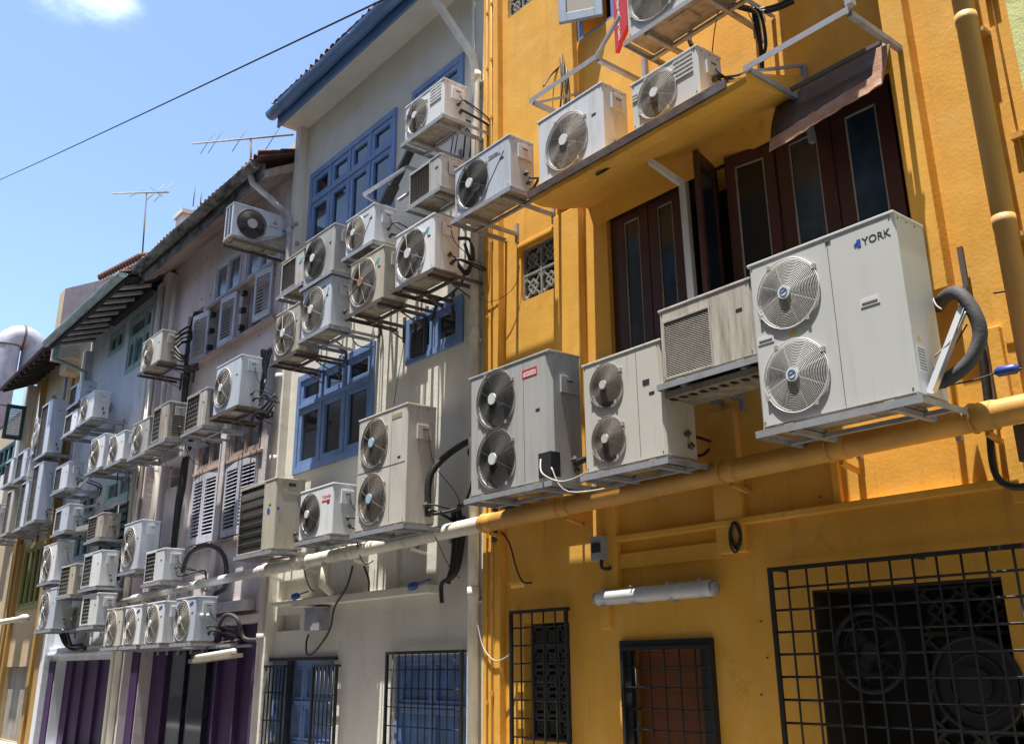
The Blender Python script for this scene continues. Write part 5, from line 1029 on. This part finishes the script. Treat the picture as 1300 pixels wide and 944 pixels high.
for i in range(n + 1):
    f_ = i / n; x = -3.80 + f_ * .95; zz = 3.70 + f_ * .11 + random.uniform(-.006, .006)
    vs += [(x, 5.625, zz + .08), (x, 5.60, zz - .035 + random.uniform(-.008, .004))]
for i in range(n): fs.append((2 * i, 2 * i + 1, 2 * i + 3, 2 * i + 2))
mb.add(vs, fs); b0 = [(-2.86, 5.62, 3.78), (-2.78, 5.66, 4.08), (-2.88, 5.66, 4.1), (-2.96, 5.63, 3.78)]; mb.add(b0, [(0, 1, 2, 3)])
o = mb.build('rusted_edge', rust, aw); s_ = o.modifiers.new('thick', 'SOLIDIFY'); s_.thickness = .006
# red sign standing out from the wall
sg = thing('sign', 'narrow vertical red sign with white lettering beside the top unit', 'sign', (-5.4, 5.6, 5.4))
P1, P2 = W(778, 12, 5.75), W(797, -2, 5.45)
mb = MB(); a = W(780, -20, 5.72); b = W(801, -35, 5.5); c_ = W(799, 50, 5.5); d_ = W(784, 68, 5.72)
a.x = d_.x; b.x = c_.x; zt_, zb_ = 6.35, d_.z
nx_ = Vector((c_.y - d_.y, -(c_.x - d_.x), 0)).normalized() * .02
vs = []
for p in (d_, c_):
    for z in (zb_, zt_): vs += [Vector((p.x, p.y, z)) + nx_ * -1, Vector((p.x, p.y, z)) + nx_]
mb.add(vs, [(0, 1, 3, 2), (4, 6, 7, 5), (0, 4, 5, 1), (2, 3, 7, 6), (0, 2, 6, 4), (1, 5, 7, 3)]); mb.build('board', redp, sg)
ud = Vector((c_.x - d_.x, c_.y - d_.y, 0)); L_ = ud.length; ud.normalize(); nrm = Vector((ud.y, -ud.x, 0))
if nrm.y > 0: nrm = -nrm
# reading downwards: text x -> -z, text y -> ud
org = Vector((d_.x, d_.y, 6.3)) + ud * (L_ * .33) + nrm * .023
T = Matrix(((0, ud.x, nrm.x, org.x), (0, ud.y, nrm.y, org.y), (-1, 0, nrm.z, org.z), (0, 0, 0, 1)))
text('lettering', 'Milliegarderun', .135, whitep, sg, T, bold=.003, shear=.2)
# trunking bent down in front of the window
tk = MB(); tk.beam((-4.96, 5.56, 4.08), (-4.745, 5.72, 3.82), .07, .05); tk.beam((-4.745, 5.72, 3.84), (-4.73, 5.72, 2.4), .07, .05, 0, (0, 1, 0)); tk.build('cable_trunking', whitesteel, None, 'pale grey trunking bent down in front of the dark red window', 'trunking', bevel=.004)
tk = MB(); tk.tube([(-4.70, 5.86, 4.2), (-4.69, 5.86, 2.4)], .025, 8); tk.build('conduit', concrete, None, 'thin grey conduit beside the bent trunking', 'conduit')
# tube lamp
tl = thing('tube_lamp', 'long frosted tube lamp on the ochre wall', 'lamp', (-5.5, 5.9, .5)); mb = MB()
mb.tube([(-6.14, 5.9, .545), (-6.12, 5.9, .545), (-4.90, 5.9, .555), (-4.88, 5.9, .555)], [.05, .062, .062, .05], 18); mb.build('diffuser', tubeplastic, tl)
mb = MB(); mb.tube([(-6.17, 5.9, .545), (-6.14, 5.9, .545)], [.045, .058], 18); mb.tube([(-4.885, 5.9, .555), (-4.86, 5.9, .555)], [.06, .045], 18); mb.box(-6.1, -4.95, 5.94, 5.99, .51, .59)
for x in (-6.05, -5.7, -5.3, -4.98): mb.box(x, x + .015, 5.83, 5.97, .478, .488); mb.box(x, x + .015, 5.83, 5.97, .612, .622); mb.box(x, x + .015, 5.836, 5.84, .60, .62)
mb.build('housing', galv, tl)
mb = MB(); mb.box(-6.17, -6.03, 5.86, 5.95, .86, 1.06); mb.box(-6.15, -6.05, 5.85, 5.86, .92, 1.0, 1); mb.tube(smooth([(-6.08, 5.9, .86), (-6.06, 5.88, .8), (-6.02, 5.9, .78), (-6.0, 5.95, .8)], 5), .016, 7, 1); mb.build('junction_box', [galv, black], None, 'grey switch box above the left end of the tube lamp', 'electrical box')
mb = MB()
for r, dz in ((.10, 0), (.09, .01), (.105, -.02)):
    mb.tube([(-4.66 + r * .45 * math.cos(a), 5.93 - abs(dz), .92 + dz + r * math.sin(a)) for a in [2 * math.pi * k / 16 for k in range(17)]], .009, 6)
mb.build('cable_coil', black, None, 'black coil of cable hanging above the right end of the tube lamp', 'cable')
mb = MB(); mb.box(-2.50, -2.3, 5.86, 5.96, 1.12, 1.34); mb.build('junction_box', galvd, None, 'dark box at the right edge under the drain pipe', 'electrical box', bevel=.005)
mb = MB(); mb.tube(smooth([(-2.62, 5.9, 1.9), (-2.64, 5.9, 1.5), (-2.66, 5.88, 1.1), (-2.55, 5.86, .98), (-2.4, 5.88, 1.0), (-2.3, 5.9, 1.1)], 6), .022, 8); mb.build('cable', black, None, 'black cable looping under the drain pipe at the right edge', 'cable')
# insulated hose and bright steel angle on the YORK unit
ho = thing('insulated_hose', 'thick dark grey hose looping out right of the big YORK unit', 'hose', (-2.6, 5.7, 1.6)); mb = MB()
mb.tube(smooth([(-2.80, 5.80, 2.17), (-2.66, 5.62, 2.15), (-2.52, 5.50, 2.10), (-2.44, 5.48, 1.95), (-2.43, 5.48, 1.80), (-2.50, 5.45, 1.66), (-2.62, 5.42, 1.58), (-2.70, 5.42, 1.57)], 8), .042, 14); mb.build('insulation', greyhose, ho)
mb = MB()
for z, x in ((2.13, -2.6), (2.0, -2.455)): mb.ring((x, 5.53, z), .0, .001, 4, 3) if False else None
mb.tube(smooth([(-2.74, 5.6, 2.22), (-2.70, 5.56, 2.1), (-2.66, 5.55, 2.05)], 4), .006, 5); mb.tube(smooth([(-2.68, 5.4, 1.72), (-2.55, 5.42, 1.82), (-2.46, 5.42, 1.95)], 5), .006, 5); mb.build('tie', whitecable, ho)
mb = MB(); mb.beam((-2.70, 5.32, 1.49), (-2.50, 5.50, 2.03), .05, .004, 0, (0, -1, 0)); mb.beam((-2.665, 5.31, 1.49), (-2.465, 5.49, 2.03), .004, .05, 0, (0, -1, 0)); mb.build('steel_angle', mat('bright steel', (.6, .62, .66), .3), None, 'bright steel angle leaning inside the hose loop', 'steel angle')
mb = MB(); mb.beam((-2.67, 5.95, 2.25), (-2.67, 5.95, 2.58), .035, .02, 0, (0, 1, 0)); mb.beam((-2.80, 5.9, 2.27), (-2.64, 5.9, 2.27), .03, .03); mb.beam((-2.62, 5.94, 1.5), (-2.62, 5.94, 2.0), .04, .03, 0, (0, 1, 0)); mb.beam((-2.67, 5.96, 2.3), (-2.62, 5.96, 1.9), .02, .02); mb.build('support_frame', galvd, None, 'dark steel support on the wall behind the hose loop', 'bracket')
mb = MB(); mb.tube([(-2.52, 5.8, 1.66), (-2.50, 5.8, 1.66), (-2.40, 5.8, 1.655), (-2.38, 5.8, 1.655)], [.015, .032, .032, .015], 12); mb.tube(curve((-2.75, 5.7, 1.62), (-2.5, 5.8, 1.66), .01), .006, 5, 1); mb.tube(curve((-2.4, 5.8, 1.655), (-2.1, 5.9, 1.64), .01), .006, 5, 1); mb.build('cable_joint', [bluewire, black], None, 'blue plastic cable joint right of the YORK unit', 'cable joint')
mb = MB(); mb.tube(smooth([(-2.5, 5.93, 2.2), (-2.36, 5.93, 2.15), (-2.30, 5.93, 1.9), (-2.26, 5.93, 1.66)], 6), .007, 5); mb.tube(smooth([(-2.70, 5.5, 1.72), (-2.6, 5.5, 1.79), (-2.5, 5.5, 1.9)], 5), .005, 5); mb.build('cable', black, None, 'thin black cable hanging behind the hose loop', 'cable')
def cables(name, label, paths, m=black, r=.008, cat='cable'):
    mb = MB(); name = 'cable_bundle' if len(paths) > 1 else name
    for p in paths: mb.tube(smooth(p, 6), p and r * random.uniform(.7, 1.3), 6)
    return mb.build(name, m, None, label, cat)
def Wp(*pts): return [tuple(W(x, y, Y)) for x, y, Y in pts]
cables('cable_bundle', 'black cable bundle with pale ties between the two empty racks', [Wp((905, 0, 5.7), (930, 5, 5.75), (960, 12, 5.8), (985, 8, 5.85), (1010, -4, 5.9)), Wp((910, 3, 5.7), (935, 9, 5.75), (962, 15, 5.8), (985, 12, 5.85), (1008, 2, 5.9)), Wp((958, 8, 5.8), (962, 30, 5.85), (966, 62, 5.9), (968, 90, 5.95)), Wp((962, 8, 5.8), (969, 30, 5.85), (972, 60, 5.9), (964, 80, 5.95)), Wp((955, 5, 5.8), (957, 25, 5.85), (964, 55, 5.9))], r=.017)
cables('cable', 'pale wires wrapped around the black bundle at the top', [Wp((957, 5, 5.75), (950, 15, 5.78), (957, 30, 5.8)), Wp((960, 10, 5.75), (968, 14, 5.78), (972, 28, 5.8)), Wp((955, 10, 5.75), (963, 20, 5.78), (969, 55, 5.8))], whitecable, .005)
cables('cable_bundle', 'black cables running down left of the empty rack on the ochre wall', [Wp((712, 30, 5.95), (715, 60, 5.95), (716, 100, 5.9), (722, 135, 5.9)), Wp((714, 40, 5.95), (718, 80, 5.95), (720, 100, 5.9), (718, 138, 5.9)), Wp((716, 80, 5.95), (700, 95, 5.9), (690, 110, 5.8)), Wp((713, 20, 5.95), (711, 60, 5.95), (713, 110, 5.9), (711, 140, 5.9))], r=.012)
cables('cable', 'black cable drooping from the ribbed unit to the steel rack', [Wp((897, 92, 5.5), (915, 98, 5.5), (935, 96, 5.4), (948, 92, 5.3)), Wp((897, 92, 5.5), (912, 101, 5.5), (930, 103, 5.4), (946, 100, 5.3))], r=.009)
cables('cable', 'thin wire hanging from the top unit to the ribbed unit', [Wp((912, 15, 5.6), (907, 40, 5.65), (904, 68, 5.6))], r=.004)
cables('cable', 'thick black pipe between the top unit and the ribbed unit', [Wp((877, 38, 5.8), (875, 50, 5.8), (879, 60, 5.7))], r=.03)
cables('cable', 'knotted wires between the unit with a diagonal line and the canopy unit', [Wp((663, 215, 5.6), (672, 225, 5.55), (683, 226, 5.5)), Wp((668, 238, 5.6), (676, 240, 5.55), (683, 228, 5.5)), Wp((782, 176, 5.5), (795, 188, 5.4), (803, 196, 5.3)), Wp((782, 180, 5.5), (792, 195, 5.4), (770, 215, 5.3), (757, 222, 5.28)), Wp((775, 172, 5.5), (788, 184, 5.35), (797, 190, 5.3), (806, 186, 5.3))], r=.010)
cables('cable', 'thin wire looping from the white downpipe to the patterned vent', [Wp((604, 375, 5.9), (620, 383, 5.9), (640, 376, 5.92), (655, 360, 5.95), (660, 335, 5.97))], r=.005)
cables('cable', 'pale cable looping over the lower corner of the ochre wall', [Wp((606, 790, 5.9), (613, 820, 5.9), (628, 838, 5.9), (645, 832, 5.92), (652, 822, 5.95))], whitecable, .006)
cables('cable', 'dark cable hanging from the pipe joint where cream meets ochre', [Wp((637, 675, 5.85), (647, 690, 5.88), (656, 722, 5.92), (664, 738, 5.95), (675, 739, 5.97))], r=.008)
cables('cable', 'black cables right of the rust streaked unit', [Wp((862, 545, 5.6), (875, 552, 5.7), (890, 556, 5.8), (902, 560, 5.9)), Wp((862, 565, 5.6), (872, 575, 5.65), (890, 578, 5.8), (900, 570, 5.9)), Wp((864, 540, 5.55), (868, 560, 5.6), (870, 580, 5.7), (876, 590, 5.8))], r=.016)
cables('cable', 'thick black insulated pipe hanging below the yellowed twin fan unit', [Wp((583, 640, 5.9), (582, 680, 5.9), (578, 710, 5.9), (574, 730, 5.88), (563, 738, 5.86), (560, 745, 5.86), (561, 765, 5.87)), Wp((576, 650, 5.92), (577, 690, 5.92), (574, 720, 5.9), (568, 740, 5.88)), Wp((588, 655, 5.92), (586, 690, 5.92), (580, 722, 5.9), (570, 735, 5.88))], r=.026)
cables('cable', 'black cable hanging below the cream ledge to the lower window', [Wp((448, 718, 5.8), (440, 745, 5.82), (425, 770, 5.85), (418, 800, 5.9), (400, 826, 5.92), (390, 830, 5.92), (389, 815, 5.95), (392, 805, 5.96)), Wp((462, 718, 5.8), (468, 735, 5.85), (468, 752, 5.9))], r=.011)
cables('cable', 'thin wire down the cream wall to the yellowed twin fan unit', [Wp((516, 400, 5.9), (512, 440, 5.9), (505, 480, 5.85), (500, 514, 5.7))], r=.005)
cables('cable_bundle', 'black hoses at the right of the bright white unit on the cream house', [Wp((575, 325, 5.7), (590, 345, 5.75), (600, 330, 5.8), (597, 305, 5.85), (580, 303, 5.85)), Wp((580, 335, 5.7), (592, 348, 5.75), (597, 335, 5.8), (590, 310, 5.85)), Wp((590, 345, 5.75), (585, 360, 5.8), (570, 375, 5.8), (555, 382, 5.8)), Wp((566, 305, 5.6), (572, 325, 5.6), (582, 338, 5.7))], r=.018)
cables('cable_bundle', 'loose black wires under the highest unit on the cream house', [Wp((573, 120, 5.6), (578, 138, 5.6), (588, 150, 5.8), (598, 155, 5.9)), Wp((590, 158, 5.9), (598, 175, 5.9), (596, 200, 5.95)), Wp((578, 160, 5.8), (572, 195, 5.9)), Wp((583, 160, 5.8), (577, 195, 5.9)), Wp((592, 160, 5.9), (588, 200, 5.95))], r=.008)
cables('cable_bundle', 'tangle of black cables right of the tall white unit under the lilac shutters', [Wp((318 + dx, 500, 5.6), (330 + dx, 490 + dy, 5.7), (335 + dx * .5, 470 + dy, 5.8), (338 + dx, 450 + dy, 5.9), (332 + dx * 1.5, 446, 5.9), (336, 480, 5.9)) for dx, dy in ((0, 0), (3, 4), (6, -4), (2, 9))] + [Wp((315, 515, 5.6), (330, 520 + k, 5.7), (345, 505 + k, 5.8), (352, 495, 5.9)) for k in (0, 6, 12)] + [Wp((322, 500, 5.6), (325, 520, 5.7), (340, 530, 5.8), (348, 515, 5.9), (335, 500, 5.9))], r=.018)
cables('cable_bundle', 'thick black cable bundle running down beside the lilac shutters', [Wp((252 + k, 395, 5.95), (247 + k, 410, 5.93), (240 + k * .7, 440, 5.93), (236 + k * .6, 480, 5.93), (233 + k * .5, 510, 5.93)) for k in (-4, -1, 2, 5)] + [Wp((222, 425 + k * 6, 5.5), (230, 420 + k * 5, 5.6), (240, 415 + k * 6, 5.8), (244, 425, 5.9)) for k in range(4)] + [Wp((222, 440 + k * 6, 5.5), (232, 452 + k * 3, 5.6), (240, 445, 5.8)) for k in range(3)], r=.022)
cables('cable_bundle', 'black bundle dropping from the mesh unit row to the hoses on the mauve house', [Wp((240 + k, 555, 5.9), (233 + k, 590, 5.9), (229 + k, 620, 5.9), (225 + k, 640, 5.9), (219 + k, 700, 5.92)) for k in (0, 3)], r=.035)
cables('cable', 'thin hanging wires in front of the mint green window', [Wp((164, 595, 5.7), (163, 620, 5.8), (160, 660, 5.85)), Wp((176, 605, 5.7), (171, 640, 5.8), (168, 665, 5.85)), Wp((150, 595, 5.7), (148, 630, 5.8))], r=.010)
cables('cable_bundle', 'black knot of cables over the purple wall at the left', [Wp((70, 775, 5.6), (75, 795, 5.7), (82, 815, 5.8), (95, 825, 5.9), (108, 822, 5.9)), Wp((73, 780, 5.6), (80, 800, 5.7), (88, 818, 5.8), (104, 818, 5.9)), Wp((80, 790, 5.6), (86, 805, 5.7), (90, 820, 5.8))], r=.035)
cables('cable', 'pale wires looping by the bluish fan unit', [Wp((72, 778, 5.5), (76, 790, 5.5), (80, 800, 5.5)), Wp((78, 785, 5.5), (83, 788, 5.5), (84, 800, 5.5))], whitecable, .02)
cables('cable', 'two pale tubes between the far left units and the blue grey house', [Wp((92, 655, 5.5), (105, 645, 5.6), (125, 640, 5.7)), Wp((100, 618, 5.5), (112, 608, 5.5), (120, 602, 5.6))], whitecable, .03)
# folded steel arms beside the upper blue window
mb = MB()
for a, b in (((462, 247, 5.35), (517, 212, 5.35)), ((517, 212, 5.35), (530, 217, 5.6)), ((462, 247, 5.35), (486, 262, 5.9)), ((505, 255, 5.6), (522, 243, 5.9))): mb.beam(W(*a), W(*b), .035, .035)
mb.build('wall_bracket', galv, None, 'empty pale steel frame in front of the upper blue window', 'bracket')
mb = MB(); mb.beam(W(522, 190, 5.75), W(500, 235, 5.75), .10, .05); mb.beam(W(500, 235, 5.75), W(489, 258, 5.8), .15, .05); mb.build('cable_trunking', black, None, 'black slanting duct between the blue window and the grey slatted unit', 'duct')
mb = MB(); mb.tube([W(150, 640, 5.7), W(146, 690, 5.7)], .02, 6); mb.build('conduit', concrete, None, 'short grey conduit left of the large bright fan unit', 'conduit')
mb = MB(); mb.tube([W(163, 732, 5.9), W(160, 765, 5.9)], .10, 14); mb.tube([W(163, 735, 5.9), W(162.6, 739, 5.9)], .12, 14); mb.build('drain_pipe', mat('yellow brown pipe', (.45, .34, .18), .6, dirt=(.2, .14, .08), damt=.5), None, 'short yellow brown pipe under the large bright fan unit', 'drain pipe')
mb = MB(); mb.beam(W(100, 672, 5.5), W(140, 662, 5.6), .12, .09); mb.build('cable_trunking', whitecable, None, 'pale wrapped pipe above the white mesh fronted unit', 'pipe')
# bracket lamp over the purple doors
bl_ = thing('tube_lamp', 'grimy tube lamp under the shelf of four units', 'lamp', (-13.6, 5.4, .1)); mb = MB()
a = W(246, 839, 5.4); b = W(301, 831, 5.4); mb.beam(a, b, .16, .05); mb.build('housing', mat('rusty lamp housing', (.30, .26, .20), .6, dirt=(.12, .1, .08), damt=.6, dscale=(9, 9, 9)), bl_); mb = MB(); mb.tube([a + Vector((.1, -.02, .05)), b + Vector((-.05, -.02, .05))], .035, 8); mb.build('tube', mat('dusty white tube', (.7, .68, .6), .4), bl_)
mb = MB(); mb.tube(smooth([a + Vector((.05, .1, .0)), a + Vector((.0, .2, .2)), a + Vector((.3, .5, .28))], 5), .012, 6); mb.build('bracket', galvd, bl_)
# blue rag-like ties on the cream ledge
for px, py, lb in ((524, 744, 'blue plastic cable tie on the right part of the cream ledge'), (375, 757, 'blue plastic cable tie at the left end of the cream ledge')):
    p = W(px, py, 5.84); mb = MB(); mb.tube([p + Vector((-.07, 0, 0)), p + Vector((-.04, 0, 0)), p + Vector((.05, 0, .01)), p + Vector((.08, 0, .01))], [.012, .045, .04, .012], 9); mb.tube([p + Vector((.06, 0, .02)), p + Vector((.3, .02, .05))], .01, 5); mb.build('cable_joint', bluewire, None, lb, 'cable joint')

# ================================================================ ROOF AERIALS AND OVERHEAD WIRE
at_ = thing('tv_aerial', 'television aerial on a tall mast above the blue grey house', 'aerial', tuple(W(180, 322, 7))); mb = MB(); mb.tube([W(180, 335, 7), W(186, 245, 7)], .02, 6); mb.build('mast', galvd, at_)
mb = MB(); a = W(142, 245.5, 7); b = W(214, 244, 7); mb.tube([a, b], .022, 6)
for t_ in (.5, .8, .92): p = a.lerp(b, t_); mb.tube([p + Vector((0, -.2, -.35 * t_)), p + Vector((0, .2, .35 * t_))], .01, 5)
p = W(199, 244, 7); mb.tube([p, W(192, 238, 7), W(206, 250, 7)], .01, 5); mb.build('boom', concrete, at_)
at_ = thing('tv_aerial', 'long television aerial beside the cream house gutter', 'aerial', tuple(W(318, 200, 7))); mb = MB(); mb.tube([W(319, 215, 7), W(318, 175, 7)], .02, 6); mb.build('mast', galvd, at_)
mb = MB(); a = W(245, 182.5, 7); b = W(372, 171, 7); mb.tube([a, b], .022, 6)
for px in (268, 279, 312, 352): p = a.lerp(b, (px - 245) / 127); mb.tube([p + Vector((-.12, -.1, -.28)), p + Vector((.12, .1, .28))], .009, 5)
mb.build('boom', concrete, at_)
a = W(-40, 246, 3); b = W(520, -16, 3); mb = MB(); mb.tube([a + (a - b) * .9] + curve(a, b, .03, 24) + [b + (b - a) * .5], .008, 6); mb.build('overhead_wire', black, None, 'thin black wire crossing the sky', 'wire')
mb = MB(); p = W(245, 262, 6.9); mb.tube([p, p + Vector((0, 0, .5))], .012, 5); p = W(254, 262, 6.9); mb.tube([p, p + Vector((0, 0, .35))], .012, 5); mb.build('roof_pole', galvd, None, 'two thin rods beside the small chimney', 'rod')
